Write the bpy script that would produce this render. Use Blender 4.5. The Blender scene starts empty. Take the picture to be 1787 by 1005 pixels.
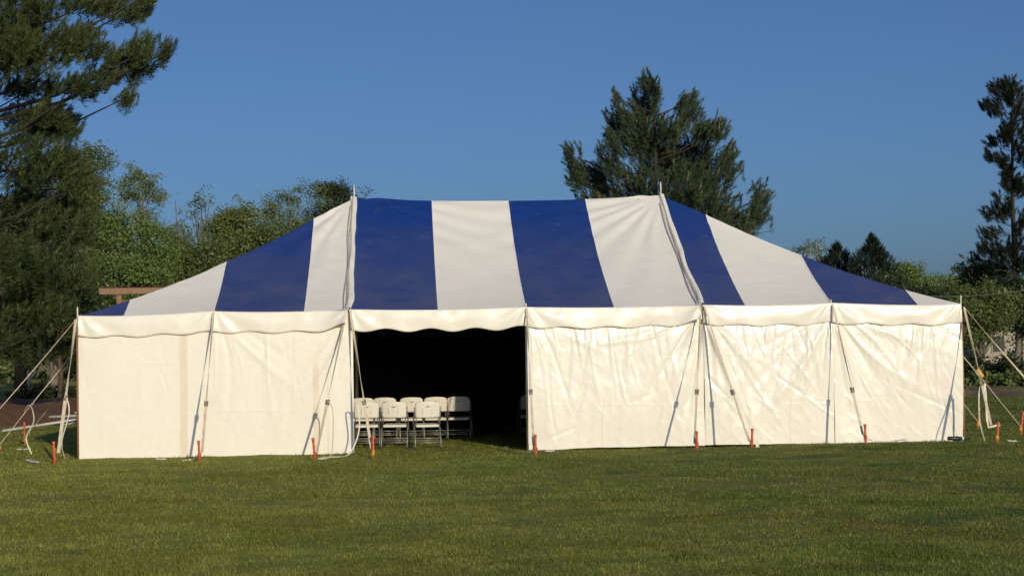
import bpy, math, random
import numpy as np
from mathutils import Vector, Matrix

random.seed(7)
RNG = np.random.default_rng(11)
scene = bpy.context.scene
COL = scene.collection
FT = 0.3048

# ------------------------------------------------------------------ camera
CAM = np.array([-2.148, -30.474, 1.8])
YAW, PITCH, ROLL, FPX = 0.0625, 0.0327, -0.0148, 3095.1
FW = np.array([math.sin(YAW) * math.cos(PITCH), math.cos(YAW) * math.cos(PITCH), math.sin(PITCH)])
_r = np.array([math.cos(YAW), -math.sin(YAW), 0.0])
_u = np.cross(_r, FW)
CR = _r * math.cos(ROLL) + _u * math.sin(ROLL)
CU = -_r * math.sin(ROLL) + _u * math.cos(ROLL)
cam = bpy.data.cameras.new('camera')
cam.sensor_width = 36.0
cam.lens = FPX / 1787.0 * 36.0
cam.clip_start = 0.1
cam.clip_end = 3000
cam_o = bpy.data.objects.new('camera', cam)
COL.objects.link(cam_o)
M = Matrix(((CR[0], CU[0], -FW[0], CAM[0]), (CR[1], CU[1], -FW[1], CAM[1]),
            (CR[2], CU[2], -FW[2], CAM[2]), (0, 0, 0, 1)))
cam_o.matrix_world = M
scene.camera = cam_o

# ------------------------------------------------------------------ sky, sun, exposure
SUN_AZ, SUN_EL = 16.0, 15.8          # azimuth measured from -y towards +x
world = bpy.data.worlds.new('World')
scene.world = world
world.use_nodes = True
wn = world.node_tree.nodes
sky = wn.new('ShaderNodeTexSky')
sky.sky_type = 'NISHITA'
sky.sun_disc = False
sky.sun_elevation = math.radians(SUN_EL)
sky.sun_rotation = math.radians(180 - SUN_AZ)
sky.air_density = 0.68
sky.dust_density = 1.9
sky.ozone_density = 5.5
wn['Background'].inputs[1].default_value = 0.081
world.node_tree.links.new(sky.outputs[0], wn['Background'].inputs[0])

sun = bpy.data.lights.new('sun', 'SUN')
sun.energy = 3.1
sun.angle = math.radians(0.55)
sun.color = (1.0, 0.865, 0.61)
sun_o = bpy.data.objects.new('sun', sun)
COL.objects.link(sun_o)
_sd = Vector((math.sin(math.radians(SUN_AZ)) * math.cos(math.radians(SUN_EL)),
              -math.cos(math.radians(SUN_AZ)) * math.cos(math.radians(SUN_EL)), math.sin(math.radians(SUN_EL))))
sun_o.rotation_euler = _sd.to_track_quat('Z', 'Y').to_euler()
sun_o.location = (20, -60, 30)

vs = scene.view_settings
vs.view_transform = 'Standard'
vs.look = 'None'
vs.exposure = 0.0
vs.gamma = 1.0
vs.use_curve_mapping = False
scene.render.engine = 'CYCLES'
scene.cycles.max_bounces = 6
scene.cycles.transparent_max_bounces = 6

# ------------------------------------------------------------------ helpers
def ray(u, v):
    """direction of a photograph pixel (used only to find real places on the ground)"""
    return FW + CR * (u - 893.5) / FPX + CU * (502.5 - v) / FPX

def ground_at(u, v):
    d = ray(u, v)
    return CAM + d * (-CAM[2] / d[2])

def place(u, dist):
    """ground point `dist` metres from the camera in the direction of column u"""
    d = ray(u, 604)
    d = np.array([d[0], d[1], 0.0]); d /= np.linalg.norm(d)
    p = CAM + d * dist
    return np.array([p[0], p[1], 0.0])

def height_for(u, v, dist):
    d = ray(u, v)
    return CAM[2] + d[2] / math.hypot(d[0], d[1]) * dist

def setp(o, label=None, cat=None, group=None, kind=None):
    if label: o['label'] = label
    if cat: o['category'] = cat
    if group: o['group'] = group
    if kind: o['kind'] = kind
    return o

def empty(name, loc, label, cat, group=None, rz=0.0):
    o = bpy.data.objects.new(name, None)
    COL.objects.link(o)
    o.empty_display_size = 0.2
    o.location = loc
    o.rotation_euler = (0, 0, rz)
    return setp(o, label, cat, group)

def link(name, me, mat=None, parent=None, loc=None):
    o = bpy.data.objects.new(name, me)
    COL.objects.link(o)
    if mat and not me.materials:
        me.materials.append(mat)
    if parent:
        o.parent = parent
    if loc is not None:
        o.location = loc
    return o

def np_mesh(name, verts, faces, smooth=False, attr=None):
    """verts (n,3), faces (m,k) with constant k; attr = (name, per-vertex float array)"""
    verts = np.asarray(verts, dtype=np.float32)
    faces = np.asarray(faces, dtype=np.int32)
    me = bpy.data.meshes.new(name)
    n, m, k = len(verts), len(faces), faces.shape[1]
    me.vertices.add(n)
    me.vertices.foreach_set('co', verts.ravel())
    me.loops.add(m * k)
    me.loops.foreach_set('vertex_index', faces.ravel())
    me.polygons.add(m)
    me.polygons.foreach_set('loop_start', np.arange(m, dtype=np.int32) * k)
    me.polygons.foreach_set('loop_total', np.full(m, k, dtype=np.int32))
    if smooth:
        me.polygons.foreach_set('use_smooth', np.ones(m, dtype=bool))
    if attr is not None:
        a = me.attributes.new(attr[0], 'FLOAT', 'POINT')
        a.data.foreach_set('value', np.asarray(attr[1], dtype=np.float32))
    me.update()
    me.validate()
    return me

class MB:
    """collects simple shapes into one mesh"""
    def __init__(s):
        s.v = []; s.f = []
    def add(s, vs, fs):
        b = len(s.v)
        s.v += [tuple(map(float, p)) for p in vs]
        s.f += [tuple(i + b for i in f) for f in fs]
        return s
    def box(s, c, size, rot=None):
        hx, hy, hz = size[0] / 2, size[1] / 2, size[2] / 2
        p = [Vector((x, y, z)) for z in (-hz, hz) for y in (-hy, hy) for x in (-hx, hx)]
        if rot is not None:
            p = [rot @ q for q in p]
        p = [q + Vector(c) for q in p]
        return s.add(p, [(0, 2, 3, 1), (4, 5, 7, 6), (0, 1, 5, 4), (2, 6, 7, 3), (0, 4, 6, 2), (1, 3, 7, 5)])
    def tube(s, pts, r, n=6, cap=True):
        pts = [Vector(p) for p in pts]
        rr = r if isinstance(r, (list, tuple, np.ndarray)) else [r] * len(pts)
        ring = []; vs = []
        ref = None
        for i, p in enumerate(pts):
            a = pts[max(i - 1, 0)]; b = pts[min(i + 1, len(pts) - 1)]
            t = (b - a)
            t = t.normalized() if t.length > 1e-9 else Vector((0, 0, 1))
            if ref is None:
                ref = Vector((1, 0, 0)) if abs(t.x) < 0.9 else Vector((0, 1, 0))
            x = (ref - t * ref.dot(t)).normalized(); y = t.cross(x); ref = x
            for k in range(n):
                an = 2 * math.pi * k / n
                vs.append(p + (x * math.cos(an) + y * math.sin(an)) * rr[i])
        fs = []
        for i in range(len(pts) - 1):
            for k in range(n):
                k2 = (k + 1) % n
                fs.append((i * n + k, i * n + k2, (i + 1) * n + k2, (i + 1) * n + k))
        if cap:
            fs.append(tuple(range(n - 1, -1, -1)))
            fs.append(tuple((len(pts) - 1) * n + k for k in range(n)))
        return s.add(vs, fs)
    def ribbon(s, pts, width, thick, side, twist=0.0):
        """a flat strap with thickness along pts; `side` = width direction"""
        pts = [Vector(p) for p in pts]
        vs = []; n = len(pts)
        for i, p in enumerate(pts):
            a = pts[max(i - 1, 0)]; b = pts[min(i + 1, n - 1)]
            t = (b - a).normalized()
            w = Vector(side); w = (w - t * w.dot(t)).normalized(); h = t.cross(w)
            an = twist * i / max(n - 1, 1)
            w2 = w * math.cos(an) + h * math.sin(an); h2 = t.cross(w2)
            for sx, sy in ((-1, -1), (1, -1), (1, 1), (-1, 1)):
                vs.append(p + w2 * sx * width / 2 + h2 * sy * thick / 2)
        fs = []
        for i in range(n - 1):
            for k in range(4):
                k2 = (k + 1) % 4
                fs.append((i * 4 + k, i * 4 + k2, i * 4 + 4 + k2, i * 4 + 4 + k))
        fs += [(3, 2, 1, 0), tuple((n - 1) * 4 + k for k in range(4))]
        return s.add(vs, fs)
    def lathe(s, prof, n=12, c=(0, 0, 0)):
        vs = []; fs = []
        for r, z in prof:
            for k in range(n):
                a = 2 * math.pi * k / n
                vs.append((c[0] + r * math.cos(a), c[1] + r * math.sin(a), c[2] + z))
        m = len(prof)
        for i in range(m - 1):
            for k in range(n):
                k2 = (k + 1) % n
                fs.append((i * n + k, i * n + k2, (i + 1) * n + k2, (i + 1) * n + k))
        fs += [tuple(range(n - 1, -1, -1)), tuple((m - 1) * n + k for k in range(n))]
        return s.add(vs, fs)
    def mesh(s, name, smooth=False):
        me = bpy.data.meshes.new(name)
        me.from_pydata(s.v, [], s.f)
        if smooth:
            me.polygons.foreach_set('use_smooth', np.ones(len(me.polygons), dtype=bool))
        me.update()
        return me
    def build(s, name, mat, parent=None, loc=None, smooth=False):
        return link(name, s.mesh(name, smooth), mat, parent, loc)

def copy_tree(o, parent=None):
    c = o.copy(); COL.objects.link(c)
    if parent: c.parent = parent
    for ch in list(o.children):
        copy_tree(ch, c)
    return c

# value noise in numpy (2-D, smooth)
_TAB = np.random.default_rng(5).random((256, 256))
def vnoise(x, y):
    x = np.asarray(x, float); y = np.asarray(y, float)
    xi = np.floor(x).astype(int); yi = np.floor(y).astype(int)
    fx = x - xi; fy = y - yi
    fx = fx * fx * fx * (fx * (fx * 6 - 15) + 10); fy = fy * fy * fy * (fy * (fy * 6 - 15) + 10)
    a = _TAB[xi & 255, yi & 255]; b = _TAB[(xi + 1) & 255, yi & 255]
    c = _TAB[xi & 255, (yi + 1) & 255]; d = _TAB[(xi + 1) & 255, (yi + 1) & 255]
    return (a * (1 - fx) + b * fx) * (1 - fy) + (c * (1 - fx) + d * fx) * fy
def fbm(x, y, o=4):
    s = 0; a = 0.5; t = 0
    for i in range(o):
        s = s + a * vnoise(x * 2 ** i + 17.3 * i, y * 2 ** i + 5.1 * i); t += a; a *= 0.5
    return s / t
def sstep(a, b, x):
    t = np.clip((np.asarray(x, float) - a) / (b - a), 0, 1)
    return t * t * (3 - 2 * t)

def gz(x, y):
    """height of the lawn"""
    x = np.asarray(x, float); y = np.asarray(y, float)
    bump = 0.085 * sstep(0.5, 5.5, x) * sstep(-9, -1.6, y) * (1 - sstep(-0.9, -0.15, y)) * (1 - sstep(7.2, 9.0, x))
    und = 0.05 * (fbm(x * 0.22 + 40, y * 0.22 + 9, 3) - 0.5) * sstep(-2, -7, y)
    far = 0.5 * (fbm(x * 0.03 + 4, y * 0.03 + 19, 3) - 0.5) * sstep(16, 60, y)
    return bump + und + far

# ------------------------------------------------------------------ materials
def new_mat(name):
    m = bpy.data.materials.new(name)
    m.use_nodes = True
    nt = m.node_tree
    return m, nt, nt.nodes['Principled BSDF']

def noise_col(nt, c1, c2, scale, detail=4, coord='Object', vscale=(1, 1, 1), lo=0.35, hi=0.65, rough=0.55):
    tc = nt.nodes.new('ShaderNodeTexCoord'); mp = nt.nodes.new('ShaderNodeMapping')
    mp.inputs['Scale'].default_value = vscale
    nz = nt.nodes.new('ShaderNodeTexNoise'); nz.inputs['Scale'].default_value = scale
    nz.inputs['Detail'].default_value = detail; nz.inputs['Roughness'].default_value = rough
    cr = nt.nodes.new('ShaderNodeValToRGB')
    cr.color_ramp.elements[0].position = lo; cr.color_ramp.elements[1].position = hi
    cr.color_ramp.elements[0].color = (*c1, 1); cr.color_ramp.elements[1].color = (*c2, 1)
    L = nt.links.new
    L(tc.outputs[coord], mp.inputs[0]); L(mp.outputs[0], nz.inputs[0]); L(nz.outputs[0], cr.inputs[0])
    return cr.outputs[0], nz.outputs[0]

def mix(nt, a, b, fac, mode='MIX'):
    n = nt.nodes.new('ShaderNodeMix'); n.data_type = 'RGBA'; n.blend_type = mode
    for s, val in ((0, fac), (6, a), (7, b)):
        if isinstance(val, (int, float)): n.inputs[s].default_value = val
        elif isinstance(val, tuple): n.inputs[s].default_value = (*val, 1) if len(val) == 3 else val
        else: nt.links.new(val, n.inputs[s])
    return n.outputs[2]

def bump(nt, bsdf, h, dist=0.01, strength=0.5):
    b = nt.nodes.new('ShaderNodeBump'); b.inputs['Distance'].default_value = dist
    b.inputs['Strength'].default_value = strength
    nt.links.new(h, b.inputs['Height']); nt.links.new(b.outputs[0], bsdf.inputs['Normal'])

def plain(name, c1, c2=None, scale=8, rough=0.6, metal=0.0, vscale=(1, 1, 1), bmp=0.0, spec=0.5):
    m, nt, p = new_mat(name)
    c2 = c2 or tuple(min(1, x * 1.25) for x in c1)
    col, h = noise_col(nt, c1, c2, scale, vscale=vscale)
    nt.links.new(col, p.inputs['Base Color'])
    p.inputs['Roughness'].default_value = rough; p.inputs['Metallic'].default_value = metal
    p.inputs['Specular IOR Level'].default_value = spec
    if bmp: bump(nt, p, h, bmp)
    return m

def leaf_mat(name, dark, light, warm=None, trans=0.25, nscale=0.7):
    """foliage: colour by clump (noise) and by leaf (attribute tint), thin translucent leaves"""
    m, nt, p = new_mat(name)
    L = nt.links.new
    col, _ = noise_col(nt, dark, light, nscale, 3, lo=0.3, hi=0.7)
    at = nt.nodes.new('ShaderNodeAttribute'); at.attribute_name = 'tint'
    if warm:
        col = mix(nt, col, warm, at.outputs['Fac'])
    hs = nt.nodes.new('ShaderNodeHueSaturation')
    mr = nt.nodes.new('ShaderNodeMapRange'); mr.inputs[3].default_value = 0.75; mr.inputs[4].default_value = 1.22
    L(at.outputs['Fac'], mr.inputs[0]); L(mr.outputs[0], hs.inputs['Value']); L(col, hs.inputs['Color'])
    d = nt.nodes.new('ShaderNodeBsdfDiffuse'); t = nt.nodes.new('ShaderNodeBsdfTranslucent')
    g = nt.nodes.new('ShaderNodeBsdfGlossy'); g.inputs['Roughness'].default_value = 0.5
    ms = nt.nodes.new('ShaderNodeMixShader'); ms.inputs[0].default_value = trans
    m2 = nt.nodes.new('ShaderNodeMixShader'); m2.inputs[0].default_value = 0.03
    L(hs.outputs[0], d.inputs[0]); L(hs.outputs[0], t.inputs[0])
    L(d.outputs[0], ms.inputs[1]); L(t.outputs[0], ms.inputs[2])
    L(ms.outputs[0], m2.inputs[1]); L(g.outputs[0], m2.inputs[2])
    L(m2.outputs[0], nt.nodes['Material Output'].inputs[0])
    nt.nodes.remove(p)
    return m

def vinyl(name, base, dirt, rough=0.36, streaks=(), dscale=1.3, dlo=0.5, dhi=0.85, dust=None, scuff=None):
    m, nt, p = new_mat(name)
    L = nt.links.new
    col, h = noise_col(nt, base, dirt, dscale, 6, lo=dlo, hi=dhi)
    fine, h2 = noise_col(nt, (0.97, 0.97, 0.965), (1, 1, 1), 9, 5, lo=0.3, hi=0.6)
    col = mix(nt, col, fine, 1.0, 'MULTIPLY')
    tc = nt.nodes.new('ShaderNodeTexCoord'); sp = nt.nodes.new('ShaderNodeSeparateXYZ'); L(tc.outputs['Object'], sp.inputs[0])
    def mth(op, a, b=None):
        n = nt.nodes.new('ShaderNodeMath'); n.operation = op
        for i, q in enumerate((a, b)):
            if q is None: continue
            if isinstance(q, (int, float)): n.inputs[i].default_value = q
            else: L(q, n.inputs[i])
        return n.outputs[0]
    for cx, w, zt, c, amt in streaks:      # rusty stains running down the sheet
        _, wob = noise_col(nt, (0, 0, 0), (1, 1, 1), 2.0, 3)
        wx = mth('ADD', sp.outputs['X'], mth('MULTIPLY', mth('SUBTRACT', wob, 0.5), 0.06))
        d = mth('DIVIDE', mth('ABSOLUTE', mth('SUBTRACT', wx, cx)), w)
        f = nt.nodes.new('ShaderNodeMapRange'); f.inputs[1].default_value = 1.0; f.inputs[2].default_value = 0.5
        L(d, f.inputs[0])
        g = nt.nodes.new('ShaderNodeMapRange'); g.inputs[1].default_value = zt; g.inputs[2].default_value = zt - 0.3
        L(sp.outputs['Z'], g.inputs[0])
        col = mix(nt, col, c, mth('MULTIPLY', mth('MULTIPLY', f.outputs[0], g.outputs[0]), mth('MULTIPLY', wob, amt * 2)))
    if dust:                                # pale dust that gathered along the lower edge of the sheet
        dc, zlo, zhi, amt = dust
        _, wob = noise_col(nt, (0, 0, 0), (1, 1, 1), 1.6, 5, vscale=(1, 1, 2))
        f = nt.nodes.new('ShaderNodeMapRange'); f.inputs[1].default_value = zhi; f.inputs[2].default_value = zlo
        L(sp.outputs['Z'], f.inputs[0])
        col = mix(nt, col, dc, mth('MULTIPLY', f.outputs[0], mth('MULTIPLY', wob, amt * 2)))
    if scuff:                               # rubbed pale marks
        sc, _ = noise_col(nt, (0, 0, 0), (1, 1, 1), 3.2, 8, vscale=(1, 1, 3), lo=0.58, hi=0.78, rough=0.75)
        col = mix(nt, col, scuff, mix(nt, (0, 0, 0), sc, 0.8))
    L(col, p.inputs['Base Color'])
    r = nt.nodes.new('ShaderNodeMapRange'); r.inputs[3].default_value = rough - 0.06; r.inputs[4].default_value = rough + 0.12
    L(h, r.inputs[0]); L(r.outputs[0], p.inputs['Roughness'])
    p.inputs['Specular IOR Level'].default_value = 0.45
    bump(nt, p, h2, 0.002, 0.12)
    return m

STAIN = (0.62, 0.45, 0.29)
MAT = {
    'white_wall': vinyl('white_vinyl_wall', (0.81, 0.785, 0.73), (0.77, 0.735, 0.665), 0.22, dscale=0.7),
    'white_wall_left': vinyl('white_vinyl_wall_stained', (0.79, 0.76, 0.70), (0.745, 0.705, 0.63), 0.42, dscale=0.7,
                             streaks=((-5.86, 0.085, 2.6, STAIN, 0.42), (-3.62, 0.07, 1.75, STAIN, 0.36), (-3.42, 0.03, 1.6, STAIN, 0.2))),
    'white_roof': vinyl('white_vinyl_roof', (0.85, 0.83, 0.80), (0.79, 0.765, 0.73), 0.55, dscale=0.5),
    'blue_roof': vinyl('blue_vinyl_roof', (0.006, 0.041, 0.25), (0.014, 0.046, 0.21), 0.42, dscale=0.9, dlo=0.3, dhi=0.9,
                       dust=((0.13, 0.13, 0.19), 2.3, 4.4, 0.48), scuff=(0.13, 0.16, 0.30)),
    'inner_dark': plain('black_inner_sheet', (0.016, 0.016, 0.019), (0.024, 0.024, 0.028), 3, 0.85, spec=0.15),  # for dark sheets added inside the tent, standing in for deep shade
    'wood': plain('brown_wood', (0.22, 0.10, 0.045), (0.32, 0.16, 0.075), 6, 0.7, vscale=(8, 8, 1)),
    'grey_pole': plain('weathered_grey_pole', (0.42, 0.41, 0.40), (0.58, 0.57, 0.55), 6, 0.5),
    'alu': plain('aluminium_pole', (0.55, 0.54, 0.53), (0.68, 0.67, 0.66), 12, 0.38, 0.85),
    'pin': plain('pale_steel_pin', (0.62, 0.6, 0.55), (0.75, 0.72, 0.66), 20, 0.5),
    'strap': plain('beige_webbing', (0.50, 0.42, 0.31), (0.66, 0.57, 0.44), 25, 0.85, bmp=0.002),
    'strap_white': plain('white_webbing', (0.64, 0.60, 0.50), (0.78, 0.74, 0.64), 25, 0.85, bmp=0.002),
    'strap_yellow': plain('yellow_strap', (0.62, 0.30, 0.05), (0.75, 0.42, 0.10), 20, 0.8),
    'ratchet': plain('worn_ratchet_steel', (0.14, 0.12, 0.095), (0.32, 0.29, 0.24), 30, 0.5, 0.5),
    'orange': plain('orange_stake_cover', (0.44, 0.075, 0.025), (0.62, 0.13, 0.05), 14, 0.55, bmp=0.002),
    'chair': plain('white_chair_plastic', (0.66, 0.63, 0.57), (0.74, 0.71, 0.65), 40, 0.55, bmp=0.001),
    'chair_mark': plain('grey_slot', (0.16, 0.15, 0.14), (0.22, 0.2, 0.19), 30, 0.6),
    'steel': plain('grey_chair_steel', (0.20, 0.20, 0.20), (0.30, 0.30, 0.29), 30, 0.42, 0.5),
    'black': plain('black_rubber', (0.012, 0.012, 0.014), (0.03, 0.03, 0.034), 30, 0.45),
    'bulb': plain('clear_lens', (0.75, 0.75, 0.72), (0.85, 0.85, 0.8), 30, 0.15),
    'rope': plain('white_rope', (0.55, 0.53, 0.48), (0.72, 0.69, 0.63), 40, 0.8, bmp=0.003),
    'rope_dark': plain('grey_rope', (0.30, 0.28, 0.26), (0.44, 0.42, 0.39), 40, 0.8, bmp=0.003),
    'bark': plain('pine_bark', (0.05, 0.033, 0.024), (0.13, 0.085, 0.06), 5, 0.95, vscale=(3, 3, 1), bmp=0.05),
    'bark_dark': plain('dark_bark', (0.022, 0.017, 0.013), (0.05, 0.038, 0.03), 5, 0.95, vscale=(3, 3, 1), bmp=0.05),
    'bark_grey': plain('grey_bark', (0.09, 0.08, 0.065), (0.2, 0.18, 0.15), 5, 0.95, vscale=(3, 3, 1), bmp=0.03),
    'bark_pale': plain('pale_bark', (0.28, 0.26, 0.22), (0.42, 0.40, 0.34), 5, 0.9, vscale=(3, 3, 1), bmp=0.02),
    'candle': plain('tan_candle', (0.20, 0.15, 0.085), (0.28, 0.22, 0.13), 10, 0.9),
    'needle': leaf_mat('pine_needles', (0.026, 0.042, 0.015), (0.085, 0.110, 0.034), trans=0.15),
    'needle_blue': leaf_mat('pine_needles_cool', (0.032, 0.054, 0.027), (0.072, 0.102, 0.046), trans=0.15),
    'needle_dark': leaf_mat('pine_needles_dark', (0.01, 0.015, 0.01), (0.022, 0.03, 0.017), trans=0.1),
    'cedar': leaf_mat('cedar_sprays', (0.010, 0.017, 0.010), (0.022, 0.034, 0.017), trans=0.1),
    'leaf': leaf_mat('spring_leaves', (0.105, 0.168, 0.044), (0.19, 0.265, 0.078), trans=0.3),
    'leaf_pale': leaf_mat('pale_leaves', (0.13, 0.185, 0.075), (0.21, 0.27, 0.11), trans=0.3),
    'leaf_olive': leaf_mat('olive_leaves', (0.09, 0.128, 0.037), (0.165, 0.198, 0.062), trans=0.25),
    'leaf_grey': leaf_mat('grey_green_leaves', (0.095, 0.145, 0.07), (0.17, 0.225, 0.112), trans=0.25),
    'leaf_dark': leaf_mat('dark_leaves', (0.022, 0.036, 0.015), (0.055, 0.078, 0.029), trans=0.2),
    'grass': None,
    'tan_wall': plain('tan_boards', (0.16, 0.10, 0.06), (0.21, 0.13, 0.08), 4, 0.8, vscale=(1, 1, 8)),
    'fascia': plain('tan_fascia', (0.21, 0.125, 0.075), (0.27, 0.165, 0.10), 6, 0.7),
    'roof_metal': plain('brown_metal_roof', (0.16, 0.06, 0.035), (0.22, 0.09, 0.05), 4, 0.45, 0.3),
    'house_wall': plain('pale_siding', (0.30, 0.27, 0.22), (0.38, 0.34, 0.28), 3, 0.8),
    'house_roof': plain('grey_shingles', (0.08, 0.075, 0.07), (0.13, 0.12, 0.11), 12, 0.9),
    'glass': plain('dark_window', (0.02, 0.022, 0.025), (0.03, 0.03, 0.035), 3, 0.1),
    'cable': plain('cable', (0.28, 0.25, 0.22), (0.36, 0.33, 0.3), 5, 0.6),
    'tarp': plain('grey_tarp', (0.36, 0.35, 0.34), (0.5, 0.49, 0.47), 3, 0.6, bmp=0.02),
    'red_plastic': plain('dark_red_plastic', (0.14, 0.022, 0.02), (0.18, 0.03, 0.026), 10, 0.5),
}

def lawn_colour(nt):
    """colour of the turf: green, olive and straw patches"""
    a, _ = noise_col(nt, (0.130, 0.196, 0.038), (0.225, 0.240, 0.060), 0.32, 4, lo=0.36, hi=0.64)
    b, bn = noise_col(nt, (0.0, 0, 0), (1, 1, 1), 0.9, 6, vscale=(0.6, 1, 1), lo=0.53, hi=0.70)
    c = mix(nt, a, (0.31, 0.255, 0.105), mix(nt, (0, 0, 0), b, 0.5))
    d, _ = noise_col(nt, (0, 0, 0), (1, 1, 1), 0.75, 4, vscale=(0.7, 0.9, 1), lo=0.54, hi=0.66)
    c = mix(nt, c, (0.055, 0.115, 0.036), mix(nt, (0, 0, 0), d, 0.75))
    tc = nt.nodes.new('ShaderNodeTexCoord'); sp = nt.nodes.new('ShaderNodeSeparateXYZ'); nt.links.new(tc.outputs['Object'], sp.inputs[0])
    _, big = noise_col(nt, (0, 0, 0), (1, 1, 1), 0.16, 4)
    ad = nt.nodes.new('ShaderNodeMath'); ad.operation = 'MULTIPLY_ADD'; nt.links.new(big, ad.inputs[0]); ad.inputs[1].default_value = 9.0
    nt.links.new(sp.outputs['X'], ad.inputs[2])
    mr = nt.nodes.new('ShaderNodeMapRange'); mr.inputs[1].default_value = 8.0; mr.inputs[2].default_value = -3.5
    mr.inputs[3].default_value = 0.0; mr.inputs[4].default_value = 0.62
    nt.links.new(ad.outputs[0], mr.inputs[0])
    return mix(nt, c, (0.39, 0.395, 0.090), mr.outputs[0])        # left half yellower, with the brightening opposite the sun painted into the turf

def make_lawn_mats():
    m, nt, p = new_mat('lawn_soil_and_turf')
    L = nt.links.new
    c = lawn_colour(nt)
    f, h = noise_col(nt, (0.42, 0.42, 0.42), (1.25, 1.25, 1.25), 55, 5, lo=0.3, hi=0.7)
    c = mix(nt, c, f, 1.0, 'MULTIPLY')
    L(c, p.inputs['Base Color']); p.inputs['Roughness'].default_value = 0.95
    p.inputs['Specular IOR Level'].default_value = 0.1
    bump(nt, p, h, 0.05, 0.9)
    g, nt, p = new_mat('grass_blades')
    L = nt.links.new
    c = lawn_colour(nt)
    at = nt.nodes.new('ShaderNodeAttribute'); at.attribute_name = 'tint'
    st = nt.nodes.new('ShaderNodeMapRange'); st.inputs[1].default_value = 0.87; st.inputs[2].default_value = 0.95
    L(at.outputs['Fac'], st.inputs[0])
    hs = nt.nodes.new('ShaderNodeHueSaturation')
    mr = nt.nodes.new('ShaderNodeMapRange'); mr.inputs[3].default_value = 0.40; mr.inputs[4].default_value = 1.62
    L(at.outputs['Fac'], mr.inputs[0]); L(mr.outputs[0], hs.inputs['Value']); L(c, hs.inputs['Color'])
    col = mix(nt, hs.outputs[0], (0.46, 0.38, 0.20), st.outputs[0])
    d = nt.nodes.new('ShaderNodeBsdfDiffuse'); t = nt.nodes.new('ShaderNodeBsdfTranslucent')
    ms = nt.nodes.new('ShaderNodeMixShader'); ms.inputs[0].default_value = 0.25
    L(col, d.inputs[0]); L(col, t.inputs[0]); L(d.outputs[0], ms.inputs[1]); L(t.outputs[0], ms.inputs[2])
    L(ms.outputs[0], nt.nodes['Material Output'].inputs[0]); nt.nodes.remove(p)
    return m, g
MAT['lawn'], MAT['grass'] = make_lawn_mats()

# ------------------------------------------------------------------ ground
def axis(lo, hi, fine_lo, fine_hi, step, grow=1.25):
    xs = list(np.arange(fine_lo, fine_hi + 1e-6, step))
    s = step; x = fine_hi
    while x < hi:
        s *= grow; x += s; xs.append(min(x, hi))
    s = step; x = fine_lo
    while x > lo:
        s *= grow; x -= s; xs.insert(0, max(x, lo))
    return np.unique(np.array(xs))
gx = axis(-900, 900, -14, 14, 0.3); gy = axis(-300, 1500, -22, 14, 0.3)
GX, GY = np.meshgrid(gx, gy)
nx, ny = len(gx), len(gy)
V = np.stack([GX.ravel(), GY.ravel(), gz(GX, GY).ravel()], 1)
I = np.arange(nx * ny).reshape(ny, nx)
F = np.stack([I[:-1, :-1].ravel(), I[:-1, 1:].ravel(), I[1:, 1:].ravel(), I[1:, :-1].ravel()], 1)
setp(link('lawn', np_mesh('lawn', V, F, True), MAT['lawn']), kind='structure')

def grass_patch(n_by_band):
    """blades of mown grass, denser near the camera"""
    P = []
    for d0, d1, dens, wmul, hmul, s0, s1 in n_by_band:
        area = (s1 - s0) * (d1 * d1 - d0 * d0)
        n = int(area * dens)
        d = np.sqrt(RNG.uniform(d0 * d0, d1 * d1, n)); s = RNG.uniform(s0, s1, n) * np.where(RNG.random(n) < 0.5, -1, 1) * d
        x = CAM[0] + math.sin(YAW) * d + math.cos(YAW) * s
        y = CAM[1] + math.cos(YAW) * d - math.sin(YAW) * s
        P.append(np.stack([x, y, np.full(n, wmul), np.full(n, hmul)], 1))
    P = np.concatenate(P)
    x, y, wm, hm = P.T
    clump = fbm(x * 3.1, y * 3.1, 3)
    lush = fbm(x * 0.55 + 30, y * 0.55 + 7, 3)
    keep = RNG.random(len(x)) < (0.25 + 1.3 * clump)
    x, y, wm, hm, clump, lush = x[keep], y[keep], wm[keep], hm[keep], clump[keep], lush[keep]
    n = len(x)
    h = (0.013 + 0.036 * clump ** 1.4 + 0.03 * np.clip(lush - 0.5, 0, 1)) * RNG.uniform(0.5, 1.3, n) * hm
    weed = (fbm(x * 0.9 + 71, y * 0.9 + 13, 3) > 0.60) & (RNG.random(n) < 0.35)
    h = np.where(weed, h * 1.35, h)
    w = RNG.uniform(0.003, 0.006, n) * wm * np.where(weed, 2.2, 1.0)
    az = RNG.uniform(0, 2 * math.pi, n); lean = np.abs(RNG.normal(0.85, 0.45, n)).clip(0, 1.45)
    laz = RNG.uniform(0, 2 * math.pi, n)
    z = gz(x, y) - 0.004
    b = np.stack([x, y, z], 1)
    side = np.stack([np.cos(az), np.sin(az), np.zeros(n)], 1) * (w / 2)[:, None]
    tip = b + np.stack([np.sin(lean) * np.cos(laz) * h, np.sin(lean) * np.sin(laz) * h, np.cos(lean) * h], 1)
    V = np.stack([b - side, b + side, tip], 1).reshape(-1, 3)
    tint = np.repeat(np.where(weed, 0.30 * RNG.random(n), RNG.random(n)), 3)
    return np_mesh('grass_blades', V, np.arange(3 * n).reshape(-1, 3), False, ('tint', tint))
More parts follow.
